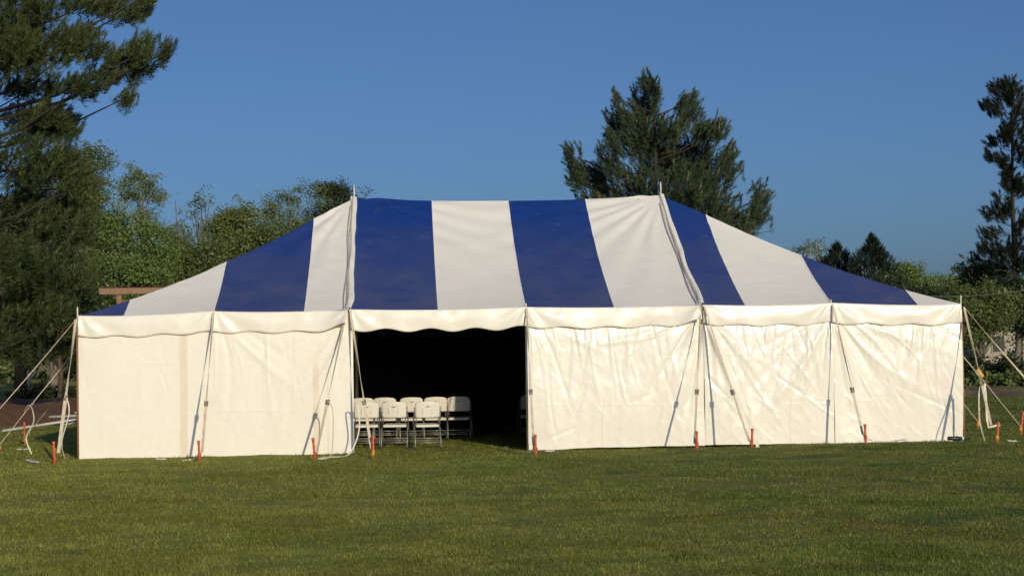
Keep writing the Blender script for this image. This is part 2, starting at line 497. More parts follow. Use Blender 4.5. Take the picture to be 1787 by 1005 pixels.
g = link('lawn_grass', grass_patch(((10.6, 12.3, 4600, 1.2, 1.0, 0, 0.33), (12.3, 16, 7000, 1.0, 1.0, 0, 0.315), (16, 21, 4000, 1.2, 1.0, 0, 0.315), (21, 28, 1900, 1.6, 1.0, 0, 0.315),
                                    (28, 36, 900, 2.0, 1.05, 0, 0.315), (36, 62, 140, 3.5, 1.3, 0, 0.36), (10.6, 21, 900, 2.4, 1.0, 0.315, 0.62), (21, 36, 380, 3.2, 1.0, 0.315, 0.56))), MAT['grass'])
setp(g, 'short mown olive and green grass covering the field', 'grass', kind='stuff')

# ------------------------------------------------------------------ the tent
EAVE, PEAK = 2.466, 4.76
XE, XL, W = 25 * FT, 10 * FT, 30 * FT        # half length, lacing line, width
YC = W / 2
FRONT = [-25, -17.5, -10, 0, 10, 17.5, 25]

def eave_z(x):
    x = np.asarray(x, float)
    xf = x / FT
    z = np.full(x.shape, EAVE)
    for a, b in zip(FRONT[:-1], FRONT[1:]):
        t = np.clip((xf - a) / (b - a), 0, 1)
        z = z - np.where((xf >= a) & (xf <= b), 0.028 * 4 * t * (1 - t), 0)
    return z - 0.045 * sstep(17.5, 25, np.abs(xf))

def roof_z(x, t):
    """height of the front or rear slope at x, t = 0 eave .. 1 ridge"""
    e = eave_z(x)
    ridge_sag = 0.07 * (1 - np.clip(np.abs(x) / XL, 0, 1) ** 2)
    z = e + (PEAK - ridge_sag - e) * t - 0.20 * 4 * t * (1 - t) * (0.85 + 0.15 * np.cos(x * 1.1))
    w = 0.0
    for k, (px, amp) in enumerate(((-XL, 1.0), (XL, 1.0))):
        dx = x - px; dy = (1 - t) * YC
        r = np.hypot(dx, dy) + 1e-6
        th = np.arctan2(dx, dy + 0.05)
        w = w + amp * 0.030 * np.exp(-r / 2.0) * np.sin(th * 26 + 3 * vnoise(th * 5 + 9, r * 0.8)) * sstep(0.08, 0.5, np.abs(dx)) * sstep(0.0, 0.5, r)
    w = w + 0.012 * (fbm(x * 1.1 + 3, t * 4.2 + 2.2 * x, 3) - 0.5) * 2 * (4 * t * (1 - t))
    w = w + 0.006 * (vnoise(x * 2 + t * 9, t * 26 - x * 1.3) - 0.5) * sstep(0, 0.1, t) * (1 - sstep(0.8, 1, t))
    for px in (-XL, XL):
        dx = np.abs(x - px); yy = t * YC
        w = w + 0.0075 * np.sin(13 * (yy - 0.75 * dx) + 5 * vnoise(x * 0.9 + 7, yy * 0.5)) * np.exp(-(dx / 0.75) ** 2) * sstep(0.1, 0.3, dx) * sstep(0.2, 0.4, t) * (1 - sstep(0.85, 1, t)) * sstep(0.35, 0.65, vnoise(x * 1.3 + 2, yy * 0.7 + 11))
    return z + w

def y_top(x):
    return np.where(np.abs(x) <= XL, YC, np.clip((XE - np.abs(x)), 0.0, YC))

tent = empty('pole_tent', (0, 0, 0), 'large blue and white striped pole tent with white side walls on the lawn', 'tent')

def slope_panel(x0, x1, rear=False, dz=0.0, ns=26, nt_=64, mirror_end=False):
    xs = np.linspace(x0, x1, ns); ts = np.linspace(0, 1, nt_)
    X, T = np.meshgrid(xs, ts)
    Y = T * y_top(X)
    tt = Y / YC
    Z = roof_z(X, tt) + dz
    if rear: Y = W - Y
    V = np.stack([X.ravel(), Y.ravel(), Z.ravel()], 1)
    I = np.arange(ns * nt_).reshape(nt_, ns)
    F = np.stack([I[:-1, :-1].ravel(), I[:-1, 1:].ravel(), I[1:, 1:].ravel(), I[1:, :-1].ravel()], 1)
    if rear: F = F[:, ::-1]
    return V, F

def end_panel(y0, y1, side, dz=0.0, ns=16, nt_=40):
    ys = np.linspace(y0, y1, ns); ts = np.linspace(0, 1, nt_)
    Yg, T = np.meshgrid(ys, ts)
    run = np.where(Yg <= YC, Yg, W - Yg)             # distance to the hip
    S = T * run
    tt = S / YC
    e = EAVE - 0.045
    Z = e + (PEAK - e) * tt - 0.20 * 4 * tt * (1 - tt) + dz
    X = side * (XE - S)
    V = np.stack([X.ravel(), Yg.ravel(), Z.ravel()], 1)
    I = np.arange(ns * nt_).reshape(nt_, ns)
    F = np.stack([I[:-1, :-1].ravel(), I[:-1, 1:].ravel(), I[1:, 1:].ravel(), I[1:, :-1].ravel()], 1)
    if side > 0: pass
    else: F = F[:, ::-1]
    return V, F

STRIPES = [(-25, -22.5, 'b'), (-22.5, -17.5, 'w'), (-17.5, -12.5, 'b'), (-12.5, -10, 'w'), (-10, -5, 'b'), (-5, 0, 'w'),
           (0, 5, 'b'), (5, 10, 'w'), (10, 12.5, 'b'), (12.5, 17.5, 'w'), (17.5, 22.5, 'b'), (22.5, 25, 'w')]
def roof_part(name, V, F, c, label=None):
    o = link(name, np_mesh(name, V, F, True), MAT['blue_roof'] if c == 'b' else MAT['white_roof'], tent)
    if label: o['label'] = label
    return o
for rear in (False, True):
    for a, b, c in STRIPES:
        V, F = slope_panel(a * FT, b * FT, rear, ns=max(8, int((b - a) * 6)))
        roof_part('roof_panel', V, F, c, ('faded blue' if c == 'b' else 'white') + ' roof stripe' )
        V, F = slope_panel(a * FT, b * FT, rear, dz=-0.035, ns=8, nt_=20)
        link('roof_dark_sheet', np_mesh('roof_dark_sheet', V, F[:, ::-1], True), MAT['inner_dark'], tent)  # dark sheet added under the roof to blacken the interior
for side in (-1, 1):
    for k in range(6):
        y0, y1 = k * 5 * FT, (k + 1) * 5 * FT
        c = 'bw'[(k + (side > 0)) % 2]
        V, F = end_panel(y0, y1, side)
        roof_part('roof_panel', V, F, c, ('faded blue' if c == 'b' else 'white') + ' roof stripe')
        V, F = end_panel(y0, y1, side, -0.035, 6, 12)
        link('roof_dark_sheet', np_mesh('roof_dark_sheet', V, F[:, ::-1], True), MAT['inner_dark'], tent)  # same added darkening sheet below the end slope

# hems along the seams between stripes: a thin welded band, slightly proud
def seam(x, c):
    n = 40
    ts = np.linspace(0.0, 1, n)
    yt = float(y_top(np.array([x]))[0])
    V = []; F = []
    for i, t in enumerate(ts):
        y = t * yt
        for dx in (-0.014, 0.014):
            V.append((x + dx, y, float(roof_z(np.array([x]), np.array([y / YC]))[0]) + 0.004))
        if i: F.append((2 * i - 2, 2 * i - 1, 2 * i + 1, 2 * i))
    link('seam', np_mesh('seam', V, F, True), MAT['white_roof'], tent)
for a, b, c in STRIPES[1:]:
    if abs(a) != 10: seam(a * FT - (0.014 if c == 'b' else -0.014), c)

# laced joints at both centre poles: overlapping flap, lacing line and rope
def lacing(x, lean):
    n = 60
    ts = np.linspace(0.0, 1.0, n)
    V = []; F = []
    def rz(xx, t): return float(roof_z(np.array([xx]), np.array([t]))[0])
    prof = [(-0.062, 0.004), (-0.05, 0.032), (-0.02, 0.045), (0.0, 0.028), (0.015, 0.042), (0.045, 0.03), (0.058, 0.004)]
    for i, t in enumerate(ts):
        wob = 0.018 * (vnoise(t * 9 + x, 3.3) - 0.5) * 2
        for dx, dz in prof:
            xx = x + lean * 0.02 + dx * (0.75 + 0.5 * vnoise(t * 7 + dx * 3, x)) + wob
            V.append((xx, t * YC, rz(xx, t) + dz * (0.7 + 0.7 * vnoise(t * 13, dx * 20 + 5))))
    k = len(prof)
    I = np.arange(n * k).reshape(n, k)
    F = np.stack([I[:-1, :-1].ravel(), I[:-1, 1:].ravel(), I[1:, 1:].ravel(), I[1:, :-1].ravel()], 1)
    link('lace_flap', np_mesh('lace_flap', V, F, True), MAT['white_roof'], tent)
    pts = []
    for i, t in enumerate(np.linspace(0.0, 0.995, 90)):
        dx = 0.016 * (1 if i % 2 else -1) + 0.012 * math.sin(t * 14)
        xx = x - 0.028 + dx
        pts.append((xx, t * YC, rz(xx, t) + 0.075))
    MB().tube(pts, 0.006, 5).build('lace_rope', MAT['rope_dark'], tent)
    pts = [(x - 0.082 + 0.016 * math.sin(t * 11 + x), t * YC, rz(x - 0.082, t) + 0.022) for t in np.linspace(0, 0.93, 40)]
    MB().tube(pts, 0.009, 5).build('lace_rope', MAT['rope_dark'], tent)
lacing(-XL, 0.0); lacing(XL, 1.0)

# poles
def pole(name, x, y, z0, z1, r, mat, pin=0.22, pr=0.011):
    o = MB().tube([(x, y, z0), (x, y, z1)], r, 12).build(name, mat, tent, smooth=True)
    MB().tube([(x, y, z1 - 0.02), (x, y, z1 + pin * 0.8), (x, y, z1 + pin)], [pr, pr, pr * 0.6], 8).build('pin', MAT['pin'], o)
    return o
for s in (-1, 1):
    pole('centre_pole', s * XL, YC, 0, PEAK - 0.03, 0.045, MAT['alu'], 0.29, 0.013)
for xf in FRONT:
    x = xf * FT
    corner = abs(xf) == 25
    zt = float(eave_z(np.array([x]))[0])
    xx = x + (0.018 if xf > 0 else -0.018) * corner
    pole('side_pole', xx, 0.045 if corner else 0.055, 0, zt - 0.045, 0.026, MAT['wood'] if corner else MAT['alu'], 0.20 if corner else 0.11, 0.012)
    pole('side_pole', x, W - 0.05, 0, zt - 0.04, 0.026, MAT['alu'], 0.11)
for s in (-1, 1):
    for k in (1, 2, 3):
        pole('side_pole', s * (XE - 0.05), k * 7.5 * FT, 0, EAVE - 0.06, 0.026, MAT['alu'], 0.11)

# valance: scalloped skirt along the eaves
def valance_front(x0, x1, flare_r=0.0, flare_l=0.0, seed=0.0):
    n = int((x1 - x0) * 40) + 1; m = 14
    xs = np.linspace(x0, x1, n); sv = np.linspace(0, 1, m)
    X, S = np.meshgrid(xs, sv)
    top = eave_z(X) + 0.004
    dr = x1 - X; dl = X - x0
    hh = 0.345 - (0.019 + 0.011 * ((X > -XL) & (X < 0.1))) * np.cos((X / FT + 0.4) / 2.5 * 2 * math.pi) + 0.012 * (vnoise(X * 1.7 + seed, 2) - 0.5)
    hh = hh - flare_r * 0.5 * np.exp(-(dr / 0.28) ** 2) - flare_l * 0.3 * np.exp(-(dl / 0.25) ** 2)
    Z = top - S * hh
    Y = -0.020 - 0.008 * S - 0.014 * np.sin(S * math.pi)
    Y = Y - S * 0.028 * (fbm(X * 1.3 + seed, S * 0.8 + 3, 2) - 0.4)
    Y = Y - 0.008 * np.sin((X / FT + 0.4) / 2.5 * 2 * math.pi * 1.0) * S
    Y = Y - flare_r * S ** 0.7 * np.exp(-(dr / 0.3) ** 2) - flare_l * 0.8 * S ** 0.7 * np.exp(-(dl / 0.22) ** 2)
    for xf in FRONT:                      # gathers that fan out below every pole top
        dx = X - xf * FT; dz = S * hh + 0.05
        r = np.hypot(dx, dz); th = np.arctan2(dx, dz)
        Y = Y - 0.022 * np.exp(-r / 0.75) * np.sin(th * 9 + seed + xf) * sstep(0.04, 0.2, r) * S ** 0.5
    Y = Y - 0.008 * (vnoise(X * 6, S * 2.5 + X) - 0.5)
    V = np.stack([X.ravel(), Y.ravel(), Z.ravel()], 1)
    I = np.arange(n * m).reshape(m, n)
    F = np.stack([I[1:, :-1].ravel(), I[1:, 1:].ravel(), I[:-1, 1:].ravel(), I[:-1, :-1].ravel()], 1)
    o = link('valance', np_mesh('valance', V, F, True), MAT['white_wall'], tent)
    sm = o.modifiers.new('thickness', 'SOLIDIFY'); sm.thickness = 0.003; sm.offset = -1
    # rope hem along the bottom edge
    low = V.reshape(m, n, 3)[-1]
    MB().tube([tuple(p) for p in low[::3]], 0.004, 5).build('hem', MAT['strap_white'], o)
valance_front(-XE, -XL - 0.012, flare_r=0.20, seed=1.0)
valance_front(-XL + 0.006, XL - 0.03, flare_r=0.15, seed=4.0)
valance_front(XL + 0.006, XE, flare_l=0.06, seed=8.0)
for rear, mk in ((0, -1), (0, 1), (1, 0)):
    n = 120; m = 4
    u = np.linspace(0, 1, n); sv = np.linspace(0, 1, m); Ug, S = np.meshgrid(u, sv)
    if rear:
        X = XE - Ug * 2 * XE; Y = W + 0.03 + 0.04 * S; ez = eave_z(X)
        per = X
    else:
        Y = Ug * W; X = mk * (XE + 0.02 + 0.04 * S); ez = np.full(X.shape, EAVE - 0.045); per = Y
    Z = ez - S * (0.345 - 0.034 * np.cos(per / FT / 2.5 * 2 * math.pi))
    V = np.stack([X.ravel(), Y.ravel(), Z.ravel()], 1)
    I = np.arange(n * m).reshape(m, n)
    F = np.stack([I[1:, :-1].ravel(), I[1:, 1:].ravel(), I[:-1, 1:].ravel(), I[:-1, :-1].ravel()], 1)
    if mk < 0: F = F[:, ::-1]
    link('valance', np_mesh('valance', V, F, True), MAT['white_wall'], tent)

# side walls
def crease(z, z0, a, w): return a * np.exp(-((z - z0) / w) ** 2)
def wall_front(x0, x1, mat, rough_amt, gather, seed, bot0=0.02, bot1=0.02, vcre=()):
    n = int((x1 - x0) * 62) + 1; m = 140
    xs = np.linspace(x0, x1, n); sv = np.linspace(0, 1, m)
    X, S = np.meshgrid(xs, sv)
    t = (X - x0) / (x1 - x0)
    ztop = eave_z(X) - 0.05
    zb = bot0 + (bot1 - bot0) * t + 0.028 * (fbm(X * 1.6 + seed, 7 + 0 * X, 3) - 0.5)
    Z = zb + (ztop - zb) * S
    A = rough_amt
    D = 0.030 * np.sin(S * math.pi) * A                                       # belly
    D = D + 0.085 * A * (fbm(X * 0.8 + seed, Z * 0.6 + 2, 2) - 0.5)
    for gx_, gzz, amp, k in gather:                                           # folds that fan out from the tied points
        dx = X - gx_; dz = gzz - Z
        r = np.hypot(dx, dz) + 1e-5; th = np.arctan2(dx, dz)
        fr = np.random.default_rng(int(seed * 10 + gx_ * 7 + 1000))
        for q in range(k):
            ti = fr.uniform(-1.15, 1.15); Li = fr.uniform(0.5, 1.9); wi = fr.uniform(0.02, 0.045); bend = fr.normal(0, 0.10)
            sg = 1 if fr.random() < 0.65 else -0.8
            dist = (th - ti - bend * r) * r
            ww = wi * (0.6 + 0.9 * r)
            D = D + sg * amp * fr.uniform(0.4, 1.0) * np.exp(-(dist / ww) ** 2) * np.exp(-(r / Li) ** 2) * sstep(0.03, 0.3, r)
    fr = np.random.default_rng(int(seed * 31))
    for q in range(int(15 * A * (x1 - x0) / 2.3)):                            # single creases caught in the sheet
        cx, cz = fr.uniform(x0, x1), fr.uniform(0.15, 2.2); an = fr.normal(0, 0.45) + (0.35 if gather and gather[0][0] < cx else -0.35)
        ux, uz = math.sin(an), -math.cos(an)
        al = (X - cx) * ux + (Z - cz) * uz; ac = (X - cx) * uz - (Z - cz) * ux + fr.normal(0, 0.12) * al ** 2
        D = D + fr.choice((-1, 1)) * fr.uniform(0.003, 0.010) * A * np.exp(-(ac / fr.uniform(0.016, 0.04)) ** 2) * np.exp(-(al / fr.uniform(0.2, 0.8)) ** 2)
    for q in range(int(15 * A * (x1 - x0) / 2.3)):                            # folds hanging from the top edge
        cx = fr.uniform(x0 + 0.1, x1 - 0.1); ln = fr.uniform(0.45, 1.7); slant = fr.normal(0, 0.22); dep = 2.2 - Z
        ac = X - cx - slant * dep - 0.03 * np.sin(dep * 3 + cx)
        D = D + fr.choice((-0.7, 1)) * fr.uniform(0.005, 0.014) * A * np.exp(-(ac / (fr.uniform(0.018, 0.035) * (0.7 + 0.7 * dep))) ** 2) * np.exp(-(dep / ln) ** 3)
    # hanging folds
    D = D + 0.016 * A * (vnoise(X * 3.2 + 0.5 * Z + seed, Z * 0.7) - 0.5) * sstep(0, 0.25, S)
    D = D + 0.007 * A * (vnoise(X * 8.5 - 0.8 * Z + seed, Z * 1.2 + seed) - 0.5)
    D = D + 0.0055 * A * (fbm(X * 9 + Z * 6, Z * 5 - X * 3 + seed, 3) - 0.5)
    D = D + 0.004 * (fbm(X * 5 + seed, Z * 4, 3) - 0.5)
    # crumples caught between the fold lines
    D = D + 0.005 * A * (1 - np.abs(2 * vnoise(X * 3.5 + Z * 4 + seed, Z * 2.2 - X * 2) - 1)) ** 3 * vnoise(X * 0.9 + seed, Z * 0.9 + 4)
    # storage fold lines
    for z0 in (0.77, 1.60):
        D = D + crease(Z, z0 + 0.01 * np.sin(X * 2), 0.0022, 0.012) * sstep(0.35, 0.6, vnoise(X * 1.7 + seed, Z * 0 + z0 * 5)) * np.sign(vnoise(np.array(z0 * 9 + seed), np.array(2.0)) - 0.45)
    for xc in vcre:
        D = D + crease(X, xc + 0.01 * np.sin(Z * 3), 0.0016, 0.012) * sstep(0.4, 0.6, vnoise(Z * 2 + xc, Z * 0 + seed))
    D = D * (1 - 0.85 * sstep(0.80, 0.90, S))
    Y = 0.012 - D
    V = np.stack([X.ravel(), Y.ravel(), Z.ravel()], 1)
    I = np.arange(n * m).reshape(m, n)
    F = np.stack([I[:-1, :-1].ravel(), I[:-1, 1:].ravel(), I[1:, 1:].ravel(), I[1:, :-1].ravel()], 1)
    o = link('side_wall', np_mesh('side_wall', V, F, True), mat, tent)
    b = V.reshape(m, n, 3)[0]
    MB().tube([tuple(p) for p in b[::4]], 0.006, 5).build('hem', MAT['strap_white'], o)
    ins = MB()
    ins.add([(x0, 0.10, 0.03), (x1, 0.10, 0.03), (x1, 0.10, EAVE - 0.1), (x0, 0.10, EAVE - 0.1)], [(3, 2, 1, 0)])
    ins.build('wall_dark_sheet', MAT['inner_dark'], tent)  # dark sheet added behind the wall so the inside goes black
    return o
ft = FT
wall_front(-25 * ft, -17.5 * ft + 0.03, MAT['white_wall_left'], 0.30, [(-25 * ft, 2.40, 0.018, 6)], 1.7, 0.005, 0.005, (-7.2, -6.6)).location.y = 0.004
wall_front(-17.5 * ft, -9.78 * ft, MAT['white_wall_left'], 0.42, [(-17.5 * ft, 2.40, 0.014, 8), (-10 * ft, 2.40, 0.026, 6)], 5.1, 0.005, 0.02, (-4.6,))
wall_front(0.02 * ft, 10.05 * ft, MAT['white_wall'], 1.05, [(10 * ft, 2.38, 0.040, 22), (0, 2.40, 0.016, 8)], 9.4, 0.015, 0.045, (0.75, 1.45, 2.2))
wall_front(10.05 * ft + 0.004, 17.5 * ft, MAT['white_wall'], 1.15, [(10 * ft, 2.38, 0.038, 20), (17.5 * ft, 2.38, 0.030, 18)], 13.2, 0.045, 0.03, (3.7, 4.3, 4.75))
wall_front(17.5 * ft + 0.004, 25 * ft, MAT['white_wall'], 0.95, [(17.5 * ft, 2.38, 0.034, 22), (25 * ft, 2.38, 0.010, 6)], 17.8, 0.03, 0.015, (6.15, 6.85))
# end and rear walls, white outside, with a black sheet added inside for the shade
def flat_wall(p0, p1, h, out):
    n = 40; m = 20
    u = np.linspace(0, 1, n); sv = np.linspace(0, 1, m); Ug, S = np.meshgrid(u, sv)
    L = math.hypot(p1[0] - p0[0], p1[1] - p0[1])
    D = 0.05 * (fbm(Ug * L * 0.9 + 3 + p0[0], S * 1.5, 3) - 0.5)
    X = p0[0] + (p1[0] - p0[0]) * Ug + out[0] * D; Y = p0[1] + (p1[1] - p0[1]) * Ug + out[1] * D
    V = np.stack([X.ravel(), Y.ravel(), (0.01 + S * h).ravel()], 1)
    I = np.arange(n * m).reshape(m, n)
    F = np.stack([I[:-1, :-1].ravel(), I[:-1, 1:].ravel(), I[1:, 1:].ravel(), I[1:, :-1].ravel()], 1)
    link('side_wall', np_mesh('side_wall', V, F, True), MAT['white_wall_left'], tent)
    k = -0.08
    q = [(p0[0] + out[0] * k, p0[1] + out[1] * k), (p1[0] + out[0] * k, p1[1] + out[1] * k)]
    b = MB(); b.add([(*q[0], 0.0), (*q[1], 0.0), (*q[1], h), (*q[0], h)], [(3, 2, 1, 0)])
    b.build('wall_dark_sheet', MAT['inner_dark'], tent)
flat_wall((-XE + 0.03, W), (-XE + 0.03, 0.03), EAVE - 0.1, (-1, 0))
flat_wall((XE - 0.03, 0.03), (XE - 0.03, W), EAVE - 0.1, (1, 0))
flat_wall((XE - 0.05, W), (-XE + 0.05, W), EAVE - 0.06, (0, 1))

# ------------------------------------------------------------------ stakes and guy straps
stake_me = MB().lathe([(0.001, -0.05), (0.024, -0.05), (0.025, 0.12), (0.027, 0.13), (0.025, 0.27), (0.027, 0.29), (0.035, 0.335), (0.036, 0.349), (0.028, 0.352)], 12).mesh('stake', True)
def stake(p, h, lean, label, loop=True, yaw=0.0):
    root = empty('orange_stake', tuple(p), label, 'stake', 'orange capped stakes around the tent', yaw)
    s = link('shaft', stake_me, MAT['orange'], root)
    s.scale = (0.76, 0.76, (h + 0.02) / 0.352); s.rotation_euler = (lean[0] + random.uniform(-0.04, 0.04), lean[1] + random.uniform(-0.05, 0.05), 0)
    if loop:
        b = MB()
        for z in (0.065, 0.09, 0.12):
            pts = [(0.031 * math.cos(a), 0.031 * math.sin(a), z + 0.012 * math.sin(a + z * 40)) for a in np.linspace(0, 2 * math.pi, 13)]
            b.ribbon(pts, 0.016, 0.003, (0, 0, 1))
        b.build('strap_loop', MAT['strap_yellow'] if loop == 'y' else MAT['orange'], root)
    return root

ratchet_b = MB()
ratchet_b.box((0, 0, 0), (0.055, 0.016, 0.12)); ratchet_b.box((-0.034, -0.012, 0.01), (0.006, 0.05, 0.13)); ratchet_b.box((0.034, -0.012, 0.01), (0.006, 0.05, 0.13))
ratchet_b.tube([(-0.045, -0.02, 0.035), (0.045, -0.02, 0.035)], 0.014, 8); ratchet_b.tube([(-0.04, -0.03, -0.045), (0.04, -0.03, -0.045)], 0.008, 6)
ratchet_b.box((0, -0.036, -0.01), (0.05, 0.006, 0.07))
ratchet_me = ratchet_b.mesh('ratchet')

def sag_line(a, b, n=14, sag=0.03):
    a = np.array(a, float); b = np.array(b, float)
    return [tuple(a + (b - a) * t - np.array([0, 0, sag * 4 * t * (1 - t)])) for t in np.linspace(0, 1, n)]

def guy_strap(top, low, tr, label, width=0.036, tail=None, tw=2.2, twl=0.3, mat='strap', group='beige guy straps'):
    """upper webbing, ratchet at fraction tr, lower webbing to the stake, optional loose tail (list of points)"""
    top = np.array(top, float); low = np.array(low, float)
    root = empty('guy_strap', tuple(low), label, 'strap', group)
    root_inv = np.array(low)
    mid = top + (low - top) * tr
    side = np.cross(low - top, [0, 0, 1.0]); side /= np.linalg.norm(side)
    rel = lambda pts: [tuple(np.array(p) - root_inv) for p in pts]
    MB().ribbon(rel(sag_line(top, mid, 18, 0.015)), width, 0.006, side, tw).build('webbing', MAT[mat], root)
    MB().ribbon(rel(sag_line(mid, low, 8, 0.004)), width * 1.15, 0.009, side, twl).build('webbing', MAT[mat], root)
    rt = link('ratchet', ratchet_me, MAT['ratchet'], root)
    d = Vector(tuple(top - low)).normalized()
    sx = Vector(tuple(side)); fy = d.cross(sx)
    rt.matrix_local = (Matrix((( sx.x, fy.x, d.x, mid[0] - low[0]), (sx.y, fy.y, d.y, mid[1] - low[1]), (sx.z, fy.z, d.z, mid[2] - low[2]), (0, 0, 0, 1)))) @ Matrix.Scale(0.78, 4)
    if tail:
        pts = [np.array(p, float) for p in tail]
        fine = []
        for i in range(len(pts) - 1):
            p0 = pts[max(i - 1, 0)]; p1 = pts[i]; p2 = pts[i + 1]; p3 = pts[min(i + 2, len(pts) - 1)]
            for t in np.linspace(0, 1, 6, endpoint=False):
                fine.append(0.5 * ((2 * p1) + (-p0 + p2) * t + (2 * p0 - 5 * p1 + 4 * p2 - p3) * t * t + (-p0 + 3 * p1 - 3 * p2 + p3) * t ** 3))
        fine.append(pts[-1])
        MB().ribbon(rel(fine), 0.022, 0.004, side, 1.0).build('loose_end', MAT['strap_white'], root)
    return root

def gpt(x, y, dz=0.0):
    return np.array([x, y, float(gz(np.array([x]), np.array([y]))[0]) + dz])

T = lambda xf, dx=0.0, y=-0.06, dz=-0.02: np.array([xf * FT + dx, y, float(eave_z(np.array([xf * FT]))[0]) + dz])
# (pole, stake x, stake y, strap label, stake label, stake height)
front_straps = [
    (-17.5, -5.44, -1.42, 0.665, 'guy strap on left wall, second pole from the left corner', 'orange stake in front of the left wall, nearest its middle', 0.33, (0.02, 0.0)),
    (-10, -3.58, -1.40, 0.655, 'guy strap slanting left across the wall just left of the opening', 'orange stake just left of the tent opening, leaning a little', 0.34, (0.0, -0.07)),
    (-10, -2.64, -1.23, 0.675, 'guy strap crossing the left side of the dark tent opening', 'orange stake standing in front of the white chairs', 0.35, (0.0, 0.03)),
    (0, 0.02, -1.42, 0.62, 'guy strap along the right edge of the opening', 'orange stake at right edge of the opening', 0.33, (0.0, -0.03)),
    (10, 2.70, -1.33, 0.635, 'near-vertical guy strap right of the opening, from laced joint', 'orange stake below the right laced joint, left of the two there', 0.30, (0.0, 0.0)),
    (10, 3.62, -1.30, 0.65, 'guy strap slanting right from the right laced joint', 'orange stake right of the laced joint strap, white tag beside it', 0.30, (0.0, 0.0)),
    (17.5, 5.55, -1.25, 0.67, 'guy strap on right wall, second pole from the right corner', 'orange stake in front of the right wall near its right end', 0.31, (0.0, 0.03)),
]
for i, (xf, sx, sy, tr, sl, kl, hh, ln) in enumerate(front_straps):
    base = gpt(sx, sy)
    stake(base, hh, ln, kl, loop='y' if i in (2,) else 'o', yaw=i * 0.7)
    top = T(xf, {1: -0.06, 2: 0.03, 4: -0.03, 5: 0.03}.get(i, 0.0), -0.02 if i == 1 else -0.07, -0.02)
    if i == 1: top[2] -= 0.10
    low = base + np.array([0.035 if i in (0, 1) else -0.03, 0.06, 0.16 if i not in (4, 5) else 0.11])
    mid = top + (low - top) * tr
    tail = None
    if i == 1:
        tail = [mid + np.array([0.02, -0.02, 0.02]), mid + np.array([0.09, -0.02, -0.15]), gpt(sx + 0.28, sy + 0.25, 0.25), gpt(sx + 0.23, sy + 0.12, 0.03), gpt(sx + 0.05, sy + 0.05, 0.02)]
    elif i == 0:
        tail = [low, gpt(sx - 0.06, sy + 0.2, 0.06), gpt(sx - 0.2, sy + 0.35, 0.02), gpt(sx - 0.3, sy + 0.25, 0.015)]
    elif i == 2:
        tail = [mid + np.array([-0.01, -0.02, 0.03]), mid + np.array([-0.10, 0, 0.02]), gpt(-3.0 + 0.13, -0.75, 0.48), gpt(-2.97, -0.72, 0.16), gpt(-3.1, -0.8, 0.02), gpt(-3.35, -0.95, 0.015), gpt(-3.5, -1.0, 0.015)]
    elif i == 3:
        tail = [low, gpt(sx - 0.03, sy + 0.25, 0.09), gpt(sx - 0.11, sy + 0.35, 0.03), gpt(sx - 0.02, sy + 0.1, 0.02)]
    elif i == 6:
        tail = [low, gpt(sx + 0.1, sy + 0.1, 0.06), gpt(sx + 0.3, sy + 0.2, 0.03), gpt(sx + 0.55, sy + 0.2, 0.028)]
    guy_strap(top, low, tr, 'beige ' + sl, tail=tail, tw=(2.2, 1.2, 2.6, 3.0, 1.8, 0.6, 2.0)[i], width=0.038 if i < 4 else 0.032)

# corner straps
b = gpt(-7.77, -1.33); stake(b, 0.35, (0.02, -0.02), 'orange stake in front of the left corner of the tent', 'o')
c0 = T(-25, -0.03, -0.03, -0.06)
mid = c0 + (b + np.array([0.05, 0.05, 0.18]) - c0) * 0.62
guy_strap(c0, b + np.array([0.05, 0.05, 0.18]), 0.60, 'beige guy strap from the left corner down to its near stake, end hanging doubled', width=0.05, twl=0.1,
          tail=[mid + np.array([0.03, -0.03, 0.05]), mid + np.array([0.07, -0.05, -0.2]), gpt(-7.68, -1.2, 0.35), gpt(-7.64, -1.15, 0.08)])
b = gpt(7.70, -1.50); stake(b, 0.335, (0.0, 0.03), 'orange stake in front of the right corner of the tent', 'y')
c1 = T(25, 0.05, -0.03, -0.06)
low = b + np.array([-0.06, 0.1, 0.30]); tr = 0.66
mid = c1 + (low - c1) * tr
guy_strap(c1, low, tr, 'beige guy strap from the right corner to its near stake, two loose ends hanging', width=0.036,
          tail=[mid + np.array([-0.01, 0, 0.02]), mid + np.array([-0.06, -0.03, -0.2]), gpt(7.50, -1.25, 0.35), gpt(7.56, -1.3, 0.02)])
bt = MB().ribbon([(0, 0, 0), (0.02, 0, -0.3), (0.03, 0.0, -0.62), (0.06, 0.02, -0.74), (0.26, 0.03, -0.70)], 0.036, 0.004, (1, 0, 0))
setp(bt.build('loose_strap', MAT['strap_white'], loc=tuple(mid + np.array([0.05, 0, 0]))), 'white strap end hanging behind the right corner stake', 'strap')

